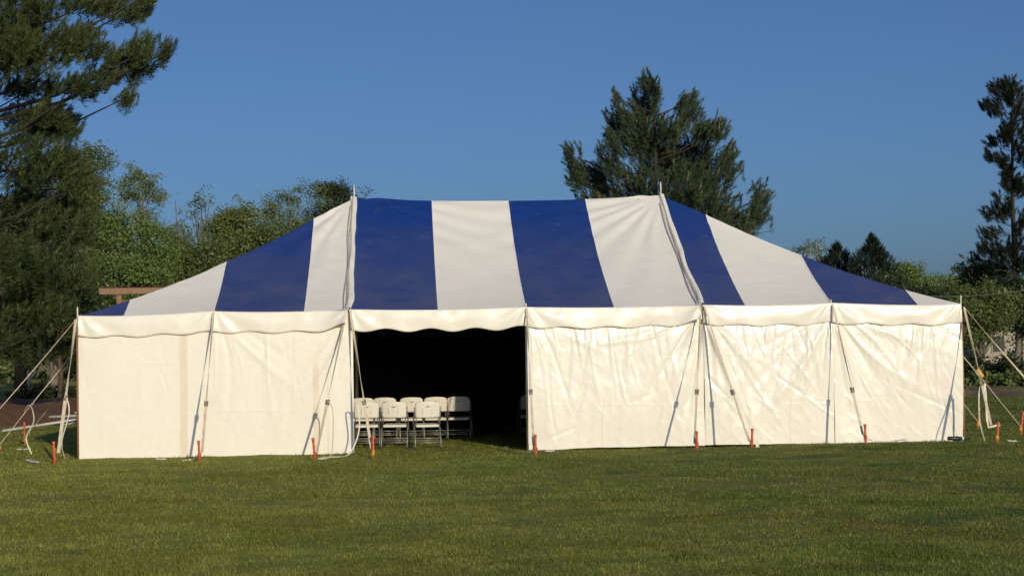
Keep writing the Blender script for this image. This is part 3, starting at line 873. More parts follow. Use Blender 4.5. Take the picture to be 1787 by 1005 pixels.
# straps on both ends
def end_strap(top, base, tr, lab, slab, tail=None, hh=0.36, lean=(0, 0), low_mat=True, width=0.014):
    stake(base, hh, lean, slab, 'y')
    low = base + np.array([0.0, -0.05, 0.13])
    return guy_strap(top, low, tr, lab, tail=tail, width=width)
bL0 = np.array([-9.62, 0.25, 0.0])
top = T(-25, -0.03, 0.02, -0.05)
mid = top + (bL0 - top) * 0.73
end_strap(top, bL0, 0.73, 'pale guy strap from the left tent corner stretching out to the left edge', 'orange stake at far left by the picture edge, nearest one there',
          [mid + np.array([0.02, -0.02, 0.03]), mid + np.array([0.06, -0.05, 0.0]), gpt(-9.12, -0.1, 0.45), gpt(-9.18, -0.2, 0.12)])
bL1 = gpt(-9.47, 2.34)
topL1 = np.array([-XE - 0.02, 2.29, EAVE - 0.05]); mid = topL1 + (bL1 - topL1) * 0.68
end_strap(topL1, bL1, 0.68, 'guy strap behind the left corner, its white end arching over and hanging down', 'orange stake at the left picture edge with a yellow strap',
          [mid + np.array([-0.14, -0.03, -0.1]), mid + np.array([-0.08, -0.05, 0.05]), mid + np.array([0.0, -0.05, 0.07]), mid + np.array([0.06, -0.1, -0.2]), gpt(-8.82, 1.55, 0.3), gpt(-8.72, 1.5, 0.02)])
bL2 = gpt(-9.62, 5.27)
end_strap(np.array([-XE - 0.02, 4.57, EAVE - 0.05]), bL2, 0.6, 'guy strap low left running behind the hanging white strap to an orange stake', 'orange stake left of the tent on the grass before the pole pile', hh=0.42)
dR = np.array([9.75, 0.55, 0.0])
end_strap(T(25, 0.05, 0.0, -0.05), dR, 0.83, 'beige guy strap from the right tent corner running out of the right edge', 'orange stake beyond the right edge of the picture', width=0.034)
bR1 = gpt(9.50, 2.45)
o = end_strap(np.array([XE + 0.02, 2.29, EAVE - 0.05]), bR1, 0.55, 'guy strap emerging behind the right wall edge, yellow ratchet handle', 'orange stake farthest right on the grass, tilted', hh=0.40, lean=(0, 0.12))
mid = np.array([XE + 0.02, 2.29, EAVE - 0.05]) * 0.47 + bR1 * 0.53
h_ = MB().box((0, 0, 0), (0.055, 0.03, 0.17), Matrix.Rotation(-0.6, 3, 'Y'))
hb = h_.build('handle', MAT['strap_yellow'], o); hb.location = tuple(mid - np.array(o.location) + np.array([0.08, -0.05, 0.03]))
bR2 = gpt(9.40, 4.63)
end_strap(np.array([XE + 0.02, 4.57, EAVE - 0.05]), bR2, 0.80, 'short visible guy strap close to right wall, white ratchet tip', 'orange stake on the grass just right of the tent wall', hh=0.40, lean=(0, 0.08))

# loose pieces of strap lying on the grass
def loose(u0, v0, u1, v1, label):
    a = ground_at(u0, v0); b = ground_at(u1, v1)
    c = (a + b) / 2
    pts = []
    for t in np.linspace(0, 1, 9):
        p = a + (b - a) * t
        z = float(gz(np.array([p[0]]), np.array([p[1]]))[0])
        pts.append((p[0] - c[0], p[1] - c[1] + 0.02 * math.sin(t * 5 + u0), z + 0.034 + 0.003 * math.sin(t * 9)))
    o = MB().ribbon(pts, 0.045, 0.005, (0, 1, 0.3), 0.0).build('loose_strap', MAT['strap_white'], loc=(c[0], c[1], 0))
    setp(o, label, 'strap', 'loose straps on the grass')
loose(30, 787, 54, 786, 'loose pale strap end on grass beside the hanging left strap, farther one')
loose(45, 806, 67, 810, 'loose pale strap lying left of the left corner stake, nearer one')
loose(272, 804, 290, 804, 'short pale strap piece on the grass before the left wall')
loose(952, 790, 968, 790, 'tiny pale strap piece on grass right of the opening')
loose(1523, 777, 1583, 779, 'long pale strap lying along the foot of the right wall')
loose(1760, 777, 1774, 776, 'small pale strap piece right of the right corner stake')
tg = ground_at(1316, 784)
MB().add([(-0.03, 0, 0), (0.035, 0, 0), (0.012, 0.02, 0.13), (-0.008, 0.02, 0.13), (-0.03, 0.012, 0), (0.035, 0.012, 0), (0.012, 0.026, 0.13), (-0.008, 0.026, 0.13)],
         [(0, 1, 2, 3), (7, 6, 5, 4), (0, 3, 7, 4), (1, 5, 6, 2), (3, 2, 6, 7), (0, 4, 5, 1)])
tagm = MB(); tagm.v = [(-0.03, 0, 0), (0.035, 0, 0), (0.012, 0.02, 0.13), (-0.008, 0.02, 0.13), (-0.03, 0.012, 0), (0.035, 0.012, 0), (0.012, 0.026, 0.13), (-0.008, 0.026, 0.13)]
tagm.f = [(0, 1, 2, 3), (7, 6, 5, 4), (0, 3, 7, 4), (1, 5, 6, 2), (3, 2, 6, 7), (0, 4, 5, 1)]
tp = gpt(3.72, -1.28)
setp(tagm.build('strap_tag', MAT['strap_white'], loc=tuple(tp)), 'small white strap end standing beside a right stake', 'strap')

# black torch lying on the grass by the right corner
fp = gpt(7.22, -0.95, 0.045)
fl = empty('torch', tuple(fp), 'black torch with a pale lens ring lying on grass by the right corner', 'torch', None, 0.1)
fb = MB().lathe([(0.02, -0.19), (0.033, -0.18), (0.036, -0.05), (0.038, 0.02), (0.030, 0.04), (0.030, 0.06)], 12).build('body', MAT['black'], fl, smooth=True)
fc = MB().lathe([(0.030, 0.06), (0.034, 0.065), (0.034, 0.09), (0.028, 0.095)], 12).build('lens_ring', MAT['bulb'], fl, smooth=True)
fd = MB().lathe([(0.024, 0.095), (0.02, 0.16), (0.012, 0.22)], 10).build('tip', MAT['black'], fl, smooth=True)
for q in (fb, fc, fd): q.rotation_euler = (0, math.radians(92), 0)

# ------------------------------------------------------------------ chairs
def shell(w_bot, w_top, z0, z1, curve, thick, corner, n=14, m=12, yoff=None):
    """curved chair back: rounded top corners, bowed across its width"""
    V = []; F = []
    for side in (0, 1):
        for j in range(m + 1):
            t = j / m
            z = z0 + (z1 - z0) * t
            w = w_bot + (w_top - w_bot) * t
            d = z1 - z
            if d < corner: w = w - corner * 1.5 * (1 - math.sqrt(max(0, 1 - ((corner - d) / corner) ** 2)))
            d2 = z - z0
            if d2 < corner * 0.4: w = w - 0.4 * corner * (1 - math.sqrt(max(0, 1 - ((corner * .4 - d2) / (corner * .4)) ** 2)))
            for i in range(n + 1):
                s = -1 + 2 * i / n
                x = s * w / 2
                y = curve * (s * s) + (thick if side else 0) + (yoff(t) if yoff else 0)
                V.append((x, y, z + 0.012 * (1 - s * s) * t))
    k = n + 1; half = (m + 1) * k
    for j in range(m):
        for i in range(n):
            a = j * k + i
            F.append((a, a + 1, a + k + 1, a + k))
            F.append((half + a + k, half + a + k + 1, half + a + 1, half + a))
    for i in range(n):
        F.append((half + i, half + i + 1, i + 1, i)); a = m * k + i
        F.append((a, a + 1, half + a + 1, half + a))
    for j in range(m):
        a = j * k; F.append((a, a + k, half + a + k, half + a)); a = j * k + n
        F.append((half + a, half + a + k, a + k, a))
    return V, F

def make_chair():
    root = empty('folding_chair', (0, 0, 0), 'white folding chair', 'chair', 'white folding chairs inside the tent')
    # local: the chair faces +y (its back towards -y)
    V, F = shell(0.43, 0.45, 0.555, 0.83, 0.035, 0.022, 0.075, yoff=lambda t: -0.045 * t)
    b = MB().add(V, F).build('backrest', MAT['chair'], root, smooth=True)
    b.data.polygons.foreach_set('use_smooth', np.ones(len(b.data.polygons), dtype=bool))
    b.location = (0, -0.20, 0)
    # recessed panel seen as a raised rim, and the hand slot
    r = MB()
    for x in (-0.082, 0.082): r.box((x, -0.006, 0.70), (0.008, 0.010, 0.15))
    r.box((0, -0.012, 0.778), (0.168, 0.012, 0.009))
    r.build('panel_rim', MAT['chair'], b).location = (0, -0.026, 0)
    MB().box((0, -0.042, 0.752), (0.055, 0.012, 0.014)).build('hand_slot', MAT['chair_mark'], b)
    # seat, dished with a rolled edge
    V = []; F = []; n = 12
    for side in (0, 1):
        for j in range(n + 1):
            for i in range(n + 1):
                s = -1 + 2 * i / n; t = -1 + 2 * j / n
                k = 1 - 0.06 * max(0, abs(s) + abs(t) - 1.45) / 0.55
                roll = 0.018 * (max(abs(s), abs(t)) ** 8)
                V.append((s * 0.215 * k, 0.02 + t * 0.20 * k, 0.445 - 0.012 * (1 - s * s) * (1 - t * t) - roll - (0.035 if side else 0) + 0.008 * t))
    k = n + 1; half = k * k
    for j in range(n):
        for i in range(n):
            a = j * k + i
            F.append((a, a + 1, a + k + 1, a + k)); F.append((half + a + k, half + a + k + 1, half + a + 1, half + a))
    for i in range(n):
        F.append((half + i, half + i + 1, i + 1, i)); a = n * k + i; F.append((a, a + 1, half + a + 1, half + a))
        a = i * k; F.append((a, a + k, half + a + k, half + a)); a = i * k + n; F.append((half + a, half + a + k, a + k, a))
    MB().add(V, F).build('seat', MAT['chair'], root, smooth=True)
    for s in (-1, 1):
        x = s * 0.236
        # long frame tube: from the front foot up behind the back
        MB().tube([(x, 0.24, 0.0), (x, 0.12, 0.25), (x, 0.0, 0.46), (x, -0.15, 0.62), (x * 0.985, -0.185, 0.74)], 0.0125, 8).build('frame_tube', MAT['steel'], root, smooth=True)
        MB().tube([(x * 0.97, -0.24, 0.0), (x * 0.97, -0.20, 0.16), (x * 0.97, -0.12, 0.36), (x * 0.93, 0.02, 0.425)], 0.0125, 8).build('leg', MAT['steel'], root, smooth=True)
        MB().tube([(x, -0.155, 0.62), (x * 0.86, -0.14, 0.545), (x * 0.8, -0.10, 0.49), (x * 0.93, -0.06, 0.43)], 0.009, 6).build('bracket', MAT['steel'], root, smooth=True)
        MB().tube([(x, 0.24, 0.0), (x, 0.235, 0.028)], 0.018, 8).build('foot', MAT['black'], root)
        MB().tube([(x * 0.97, -0.24, 0.0), (x * 0.97, -0.235, 0.028)], 0.018, 8).build('foot', MAT['black'], root)
    for y, z in ((-0.215, 0.115), (-0.19, 0.19), (0.185, 0.13)):
        MB().tube([(-0.232, y, z), (0.232, y, z)], 0.009, 6).build('crossbar', MAT['steel'], root, smooth=True)
    return root

chair0 = make_chair()
chair_spots = [
    (-2.80, 1.52, 0.05, 'white folding chair at left of the front row, behind the guy strap'),
    (-2.285, 1.45, -0.09, 'white folding chair in the middle of the front row'),
    (-1.725, 1.28, 0.10, 'white folding chair at right end of the front row, fully sunlit'),
    (-2.93, 4.28, 0.03, 'white folding chair in the second row, mostly hidden behind the left wall edge'),
    (-2.48, 4.26, -0.07, 'white folding chair in the second row behind the front row left pair'),
    (-1.99, 4.12, 0.08, 'white folding chair in the second row between the two right front chairs'),
    (-1.52, 4.14, 0.06, 'white folding chair in the second row, third from its right end hidden by front chair'),
    (-1.045, 4.16, -0.11, 'white folding chair at right end of second row, half in shade'),
    (0.37, 4.60, 0.12, 'shaded folding chair alone at the right edge of the opening'),
]
chair_spots[6] = (-1.52, 4.14, 0.06, 'white folding chair in the second row next to the half shaded one')
for i, (x, y, rz, lab) in enumerate(chair_spots):
    c = chair0 if i == 0 else copy_tree(chair0)
    c.location = (x, y, float(gz(np.array([x]), np.array([y]))[0])); c.rotation_euler = (0, 0, rz)
    c['label'] = lab
# small dark red pouch left on a seat of the second row
setp(MB().box((0, 0, 0.06), (0.15, 0.10, 0.12)).box((0, 0, 0.13), (0.10, 0.06, 0.03)).build('red_pouch', MAT['red_plastic'], loc=(-2.80, 4.20, 0.437)),
     'small dark red pouch on a second row chair seat', 'pouch')

# ------------------------------------------------------------------ trees
def rot_to(axis_):
    """per-row orthonormal frames around unit axes (n,3)"""
    a = np.where(np.abs(axis_[:, 2:3]) < 0.9, np.array([[0, 0, 1.0]]), np.array([[1.0, 0, 0]]))
    x = np.cross(a, axis_); x /= np.linalg.norm(x, axis=1, keepdims=True)
    return x, np.cross(axis_, x)

def needles(pos, axis_, n_per, length, spread, width, tuft, rng, size=None):
    """tufts of needles; pos/axis (m,3)"""
    m = len(pos)
    axis_ = axis_ / np.linalg.norm(axis_, axis=1, keepdims=True)
    X, Y = rot_to(axis_)
    X = np.repeat(X, n_per, 0); Y = np.repeat(Y, n_per, 0); A = np.repeat(axis_, n_per, 0); P = np.repeat(pos, n_per, 0)
    N = m * n_per
    sz = np.repeat(size if size is not None else np.ones(m), n_per)
    s = rng.uniform(-0.5, 0.5, N); ph = rng.uniform(0, 2 * math.pi, N)
    el = rng.uniform(spread[0], spread[1], N) * (0.45 + 0.9 * (0.5 - s).clip(0, 1))
    radial = X * np.cos(ph)[:, None] + Y * np.sin(ph)[:, None]
    d = A * np.cos(el)[:, None] + radial * np.sin(el)[:, None]
    base = P + A * (s * tuft * sz)[:, None]
    ln = length * sz * rng.uniform(0.6, 1.15, N)
    tip = base + d * ln[:, None]
    tip[:, 2] -= 0.06 * ln
    side = np.cross(d, rng.normal(size=(N, 3))); side /= np.linalg.norm(side, axis=1, keepdims=True) + 1e-9
    w = width * rng.uniform(0.7, 1.3, N)[:, None]
    mid = base + d * (0.35 * ln)[:, None]
    V = np.stack([base, mid + side * w, tip], 1)
    tint = np.repeat(np.clip(np.repeat(rng.random(m), n_per) * 0.75 + rng.random(N) * 0.25, 0, 1), 3)
    return V.reshape(-1, 3), tint

def leaves(pos, n_per, blob, size, rng, flat=0.75):
    m = len(pos); N = m * n_per
    P = np.repeat(pos, n_per, 0) + rng.normal(0, 1, (N, 3)) * blob * np.array([1, 1, flat])
    a = rng.normal(size=(N, 3)); a[:, 2] *= 0.7; a /= np.linalg.norm(a, axis=1, keepdims=True)
    b = np.cross(a, rng.normal(size=(N, 3))); b /= np.linalg.norm(b, axis=1, keepdims=True) + 1e-9
    s = size * rng.uniform(0.5, 1.3, N)[:, None]
    V = np.stack([P - a * s, P + b * s * 0.45 , P + a * s, P - b * s * 0.45], 1)
    tint = np.repeat(np.clip(np.repeat(rng.random(m), n_per) * 0.6 + rng.random(N) * 0.4, 0, 1), 4)
    return V.reshape(-1, 3), tint

def tri_obj(name, V, tint, mat, parent, k=3):
    me = np_mesh(name, V, np.arange(len(V)).reshape(-1, k), False, ('tint', tint))
    return link(name, me, mat, parent)

RIGHT = np.array([math.cos(YAW), -math.sin(YAW), 0.0]); BACK = np.array([math.sin(YAW), math.cos(YAW), 0.0])
def broadleaf(name, u, dist, blobs, label, seed, mat='leaf', bark='bark_grey', n_cl=420, n_per=56, size=0.068, cl=0.30, trunk_r=0.16, gap=0.36,
              group='broadleaf trees beyond the tent', forks=1, cat='tree', depth=0.8, twigs=0.55, shrink=10):
    """blobs: crown lobes as (u, v, half width px, half height px) measured at the tree's own distance"""
    rng = np.random.default_rng(seed)
    base = place(u, dist)
    base[2] = float(gz(base[:1], base[1:2])[0])
    root = empty(name, tuple(base), label, cat, group)
    px = dist / FPX
    C = []
    area = sum(b[2] * b[3] for b in blobs)
    for bu, bv, hw, hh in blobs:
        hw = max(5, hw - shrink); hh = max(5, hh - shrink)
        n = max(3, int(n_cl * hw * hh / area / 7))
        c = RIGHT * (bu - u) * px + np.array([0, 0, height_for(bu, bv, dist) - base[2]]) + BACK * rng.normal(0, 0.25) * hw * px
        q = rng.normal(size=(n, 3)); q /= np.linalg.norm(q, axis=1, keepdims=True)
        rad = rng.uniform(0.1, 1.0, n) ** 0.42
        q = q * rad[:, None] * np.array([hw * px, hw * px * depth, hh * px])
        p = c + RIGHT * q[:, :1] + BACK * q[:, 1:2] + np.array([[0, 0, 1.0]]) * q[:, 2:3]
        k = 10
        bs = np.repeat(rng.uniform(0.5, 1.25, n), k)[:, None]
        p = np.repeat(p, k, 0) + rng.normal(0, 1, (n * k, 3)) * np.array([1.25, 1.25, 0.75]) * cl * bs
        keep = vnoise(p[:, 0] * 1.1 + seed + p[:, 1] * 0.5, p[:, 2] * 1.1 + p[:, 1] * 0.4) > gap - 0.3 * (rng.random(n * k))
        C.append(p[keep])
    C = np.concatenate(C)
    wood = MB()
    top = C[:, 2].max() * 0.93
    cx = np.median(C[:, :2], axis=0)
    for k in range(forks):
        off = rng.normal(0, 0.3, 2) * (forks > 1)
        tr = [np.array([cx[0] * (t ** 1.5) + off[0] * t * 2 + 0.1 * math.sin(t * 6 + seed + k), cx[1] * (t ** 1.5) + off[1] * t * 2, top * t]) for t in np.linspace(0, 1, 12)]
        wood.tube([tuple(p) for p in tr], [trunk_r * (1 - 0.9 * t) + 0.012 for t in np.linspace(0, 1, 12)], 7)
    sel = C[rng.random(len(C)) < twigs * 0.3]
    for q in sel:
        zz = max(0.12 * top, q[2] - 0.25 * top - 0.6 * rng.random())
        t = min(zz / top, 0.97); i = min(int(t * 11), 10)
        p = tr[i] + (tr[i + 1] - tr[i]) * (t * 11 - i)
        m = (p + q) / 2 + np.array([0, 0, -0.1]) + rng.normal(0, 0.08, 3)
        r = 0.012 + 0.010 * np.linalg.norm(q - p)
        wood.tube([tuple(p), tuple(m), tuple(q)], [r, r * 0.6, 0.007], 4, False)
    wood.build('trunk', MAT[bark], root, smooth=True)
    V, tint = leaves(C, n_per, cl * 0.62, size, rng)
    tri_obj('crown', V, tint, MAT[mat], root, 4)
    return root

def lobed_pine(u, dist, vtop, lobes, label, seed, mat, bark, dens=3.4, n_per=95, tuft=0.40, length=0.17, width=0.010, r0=0.16, candles=0.0,
               foot=280.0, depth=0.9, lean=0.0, boughs=0.5, low=1.0):
    """pine whose boughs end in lobes of upright needle shoots; lobes as (u, v, half width, half height) at the tree's own distance"""
    rng = np.random.default_rng(seed)
    base = place(u, dist); px = dist / FPX
    root = empty('pine_tree', tuple(base), label, 'tree', 'pine trees')
    H = height_for(u, vtop, dist)
    wood = MB()
    nseg = 16
    tr = np.array([[0.08 * math.sin(t * 6 + seed) + lean * t, 0.08 * math.cos(t * 5 + seed), H * t] for t in np.linspace(0, 1, nseg + 1)])
    wood.tube([tuple(p) for p in tr], [r0 * (1 - 0.94 * t) + 0.01 for t in np.linspace(0, 1, nseg + 1)], 9)
    def trunk(z):
        t = min(max(z / H, 0.02), 0.99) * nseg; k = min(int(t), nseg - 1)
        return tr[k] + (tr[k + 1] - tr[k]) * (t - k)
    pos = []; ax = []; sz = []; cand = []
    for lu, lv, hw, hh in lobes:
        n = max(2, int((dens if lv < 250 else dens * low) * math.pi * hw * hh / foot * (54.0 / dist) ** -2 * (tuft / 0.40) ** -1.0))
        cz = height_for(lu, lv, dist)
        dep = rng.normal(0, 0.9) * min(hw, 60) * px
        c = RIGHT * (lu - u) * px + BACK * dep + np.array([0, 0, cz])
        q = rng.normal(size=(n, 3)); q /= np.linalg.norm(q, axis=1, keepdims=True)
        q *= (rng.uniform(0.05, 1.0, n) ** 0.42 * np.where(rng.random(n) < 0.16, rng.uniform(1.0, 1.3, n), 1.0))[:, None]
        q *= np.array([hw * px, max(0.25, hw * px * depth), hh * px])
        P = c + RIGHT * q[:, :1] + BACK * q[:, 1:2] + np.array([[0, 0, 1.0]]) * (q[:, 2:3] - 0.35 * tuft)
        # limb from the trunk to the lobe, then twigs to its shoots
        far = np.hypot(c[0], c[1])
        p0 = trunk(cz - 0.35 * far - 0.2)
        hub = c + np.array([0, 0, -0.45 * hh * px]); 
        midp = (p0 + hub) / 2 + np.array([0, 0, -0.06 * far]) + rng.normal(0, 0.06, 3)
        wood.tube([tuple(p0), tuple(midp), tuple(hub)], [0.012 + 0.009 * far, 0.010 + 0.006 * far, 0.012], 6, False)
        for p in P:
            out = p - trunk(p[2]); o = np.array([out[0], out[1], 0]); d = np.linalg.norm(o) + 1e-6
            a = o / d * rng.uniform(0.15, 0.75) + np.array([0, 0, rng.uniform(0.5, 1.0)]) + rng.normal(0, 0.18, 3)
            a /= np.linalg.norm(a)
            pos.append(p); ax.append(a); sz.append(rng.uniform(0.7, 1.2))
            if rng.random() < boughs:
                e = p - a * tuft * 0.4; m = hub * 0.5 + e * 0.5 + np.array([0, 0, -0.08]) + rng.normal(0, 0.05, 3)
                wood.tube([tuple(hub), tuple(m), tuple(e)], [0.013, 0.010, 0.006], 4, False)
            if rng.random() < candles: cand.append((p + a * tuft * 0.35, a + np.array([0, 0, 0.6])))
    wood.build('trunk', MAT[bark], root, smooth=True)
    V, tint = needles(np.array(pos), np.array(ax), n_per, length, (0.25, 1.0), width, tuft, rng, np.array(sz))
    tri_obj('crown', V, tint, MAT[mat], root)
    if cand:
        b = MB()
        for q, a in cand:
            a = a / np.linalg.norm(a)
            b.tube([tuple(q), tuple(q + a * 0.12), tuple(q + a * (0.18 + 0.1 * rng.random()))], [0.016, 0.014, 0.005], 4)
        b.build('new_shoots', MAT['candle'], root)['kind'] = 'stuff'
    return root

# --- young pine behind the right half of the ridge
lobed_pine(1146, 54.0, 150, [(1136, 175, 28, 48), (1138, 138, 13, 22), (1152, 160, 10, 30), (1085, 165, 7, 14), (1088, 198, 22, 38), (1207, 190, 22, 34), (1214, 165, 8, 16), (1196, 172, 7, 14), (1253, 226, 18, 28),
            (1278, 280, 24, 40), (1328, 350, 20, 40), (1070, 270, 22, 46), (1010, 292, 20, 42), (1001, 265, 10, 18), (1120, 240, 40, 36), (1165, 225, 40, 26), (1108, 205, 26, 30), (1235, 225, 26, 26), (1040, 300, 26, 24), (1180, 255, 60, 50), (1225, 280, 50, 46), (1110, 310, 44, 30),
            (1190, 330, 70, 40), (1240, 350, 70, 40), (1050, 330, 40, 30), (1290, 385, 46, 28), (1130, 360, 90, 34), (1200, 400, 120, 30)],
           'bushy pine tree with tan shoots rising behind the tent ridge', 3, 'needle_blue', 'bark_dark', candles=0.05, n_per=62, dens=7.6, tuft=0.34, length=0.155, width=0.013)

# --- big pine at the left edge
lobed_pine(-60, 46.0, -230, [(213, 20, 44, 22), (150, 5, 60, 20), (250, 5, 18, 12), (40, 20, 80, 40), (10, 65, 60, 40), (133, 60, 28, 14), (60, 105, 80, 44), (195, 110, 56, 32), (150, 95, 50, 30), (240, 95, 24, 26), (278, 98, 14, 18),
            (160, 162, 44, 18), (205, 170, 18, 14), (50, 150, 60, 16), (50, 205, 70, 28), (112, 222, 24, 20), (90, 200, 30, 20), (30, 280, 100, 50), (100, 290, 50, 34), (140, 320, 30, 26), (40, 370, 100, 56), (115, 390, 46, 40), (45, 460, 95, 52),
            (120, 470, 38, 36), (30, 545, 95, 48), (112, 545, 38, 36), (30, 600, 80, 26), (100, 590, 36, 20)],
           'tall dark pine tree filling the left edge of the picture', 21, 'needle', 'bark_dark', dens=10.5, n_per=60, tuft=0.42, length=0.20, width=0.016, r0=0.26, boughs=0.16, foot=330.0, low=0.62)

# --- tall pine at the right edge
lobed_pine(1776, 82.0, 128, [(1763, 150, 18, 18), (1778, 138, 12, 14), (1741, 150, 6, 8), (1750, 182, 20, 16), (1735, 178, 9, 10), (1757, 230, 16, 24), (1742, 245, 10, 12), (1750, 276, 20, 12), (1736, 270, 9, 10), (1768, 312, 14, 22), (1750, 340, 8, 8),
            (1750, 366, 20, 13), (1730, 372, 10, 8), (1738, 404, 22, 11), (1726, 432, 22, 12), (1750, 440, 24, 16), (1712, 446, 10, 8), (1762, 465, 26, 16),
            (1794, 165, 18, 24), (1800, 220, 18, 24), (1796, 275, 20, 18), (1790, 320, 14, 18), (1800, 370, 22, 18), (1806, 420, 26, 20), (1796, 455, 24, 18)] + [(1776 + 6 * (k % 2 * 2 - 1), 160 + 33 * k, 13, 17) for k in range(10)],
           'tall thin dark pine standing at the right edge', 33, 'needle_dark', 'bark_dark', dens=5.0, n_per=80, tuft=0.44, length=0.22, width=0.017, r0=0.17, boughs=0.25)

# --- two dark cedars right of the ridge
def cedar(u, vtop, hw, dist, label, seed, vbase=560):
    rng = np.random.default_rng(seed)
    base = place(u, dist); px = dist / FPX
    H = height_for(u, vtop, dist)
    root = empty('cedar_tree', tuple(base), label, 'tree', 'dark cedars')
    MB().tube([(0, 0, 0), (0.05, 0, H * 0.5), (0, 0, H)], [0.16, 0.09, 0.015], 7).build('trunk', MAT['bark'], root, smooth=True)
    n = 5000
    t = 1 - rng.random(n) ** 0.62
    az = rng.uniform(0, 2 * math.pi, n)
    lob = 0.55 + 0.75 * vnoise(az * 2.0 + seed, t * 16)
    prof = np.minimum(hw * px, 0.60 * (1 - t) * H) * lob
    r = prof * rng.uniform(0.2, 1.0, n) ** 0.5
    z0 = 0.8
    p = np.stack([r * np.cos(az), r * np.sin(az), z0 + (H - 0.15 - z0) * t + 0.25 * r], 1)
    a = np.stack([np.cos(az) * 0.6, np.sin(az) * 0.6, np.full(n, 0.9)], 1)
    V, tint = needles(p, a, 18, 0.15, (0.1, 0.8), 0.020, 0.22, rng)
    tri_obj('crown', V, tint, MAT['cedar'], root)
cedar(1464, 418, 32, 88, 'dark cedar tree, left and lower of the two conical ones', 4)
cedar(1526, 404, 42, 86, 'dark cedar tree, right and taller of the two conical ones', 5)

# --- broadleaf trees on the left
bl = broadleaf
bl('broadleaf_tree', 165, 74, [(140, 340, 50, 70), (176, 310, 24, 40), (160, 285, 24, 30), (120, 400, 60, 60)], 'mid green tree with rounded top at the edge of the left pine', 41, 'leaf_olive', n_cl=520, gap=0.3)
bl('slender_tree', 250, 86, [(240, 325, 34, 34), (265, 345, 26, 36), (222, 345, 20, 22), (246, 308, 20, 20), (284, 400, 12, 24), (255, 380, 24, 24)], 'pale green slender tree with a whitish trunk rising above the others', 42, 'leaf_pale', 'bark_grey', n_cl=300, n_per=26, cl=0.24, gap=0.40, trunk_r=0.05, twigs=0.25)
bl('broadleaf_tree', 235, 74, [(205, 420, 60, 56), (262, 430, 46, 54), (180, 470, 60, 60), (240, 490, 80, 56), (200, 540, 90, 40)], 'broad leafy green tree behind the brown shed', 43, 'leaf', n_cl=1000, gap=0.16)
bl('twiggy_tree', 340, 92, [(338, 375, 32, 40), (352, 350, 22, 22), (320, 400, 24, 24)], 'sparse twiggy tree with few leaves against the sky', 44, 'leaf_grey', 'bark_grey', n_cl=150, n_per=9, size=0.09, cl=0.26, gap=0.35, twigs=1.0, forks=2, trunk_r=0.08)
bl('broadleaf_tree', 318, 78, [(322, 440, 46, 45), (300, 480, 56, 50), (355, 470, 46, 44), (385, 450, 34, 34)], 'dark rounded tree below the sparse twiggy one', 45, 'leaf_olive', n_cl=520, gap=0.22)
bl('broadleaf_tree', 412, 84, [(412, 395, 40, 38), (395, 420, 34, 40), (430, 375, 20, 22), (420, 460, 50, 40)], 'olive brown tree in the middle of the left tree line', 46, 'leaf_olive', n_cl=640, gap=0.22)
bl('broadleaf_tree', 505, 90, [(500, 355, 40, 34), (540, 345, 28, 26), (470, 375, 28, 24), (510, 400, 60, 40)], 'feathery grey green tree left of the tent peak', 47, 'leaf_grey', n_cl=520, n_per=32, gap=0.36)
bl('broadleaf_tree', 592, 95, [(590, 345, 32, 26), (575, 332, 14, 14), (605, 350, 20, 22), (580, 390, 50, 40)], 'dark green tree top beside the left peak of the tent', 48, 'leaf_dark', n_cl=420, gap=0.26)
bl('broadleaf_tree', 540, 80, [(540, 410, 50, 34), (480, 430, 50, 40), (450, 450, 40, 40)], 'brownish green bushy tree right behind the left roof slope', 49, 'leaf_olive', n_cl=460, gap=0.26)
# shade trees and bushes seen under the left pine
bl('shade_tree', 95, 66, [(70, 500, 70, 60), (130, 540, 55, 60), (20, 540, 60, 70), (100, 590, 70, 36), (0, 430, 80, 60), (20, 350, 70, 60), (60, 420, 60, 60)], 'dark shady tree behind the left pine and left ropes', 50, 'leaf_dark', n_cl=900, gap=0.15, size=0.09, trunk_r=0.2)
bl('bush', 12, 112, [(12, 635, 22, 26), (0, 625, 20, 18)], 'light green bush in the sun at the far left edge', 51, 'leaf', n_cl=150, size=0.16, cat='bush', trunk_r=0.06)
bl('bush', 75, 62, [(72, 685, 12, 16), (66, 695, 8, 8), (82, 695, 10, 8)], 'small dark bush on the top of the red dirt bank', 52, 'leaf_dark', n_cl=70, n_per=26, size=0.07, cl=0.14, shrink=2, cat='bush', trunk_r=0.03)
bl('bush', 30, 63, [(28, 695, 14, 9), (42, 697, 10, 7)], 'low dark weeds at the left end of the dirt bank', 53, 'leaf_dark', n_cl=60, n_per=24, size=0.07, cl=0.14, shrink=2, cat='bush', trunk_r=0.03)
bl('bush', 120, 61, [(118, 690, 12, 14), (105, 698, 10, 7)], 'dark weedy bush behind the left corner strap', 54, 'leaf_dark', n_cl=70, n_per=24, size=0.07, cl=0.14, shrink=2, cat='bush', trunk_r=0.03)
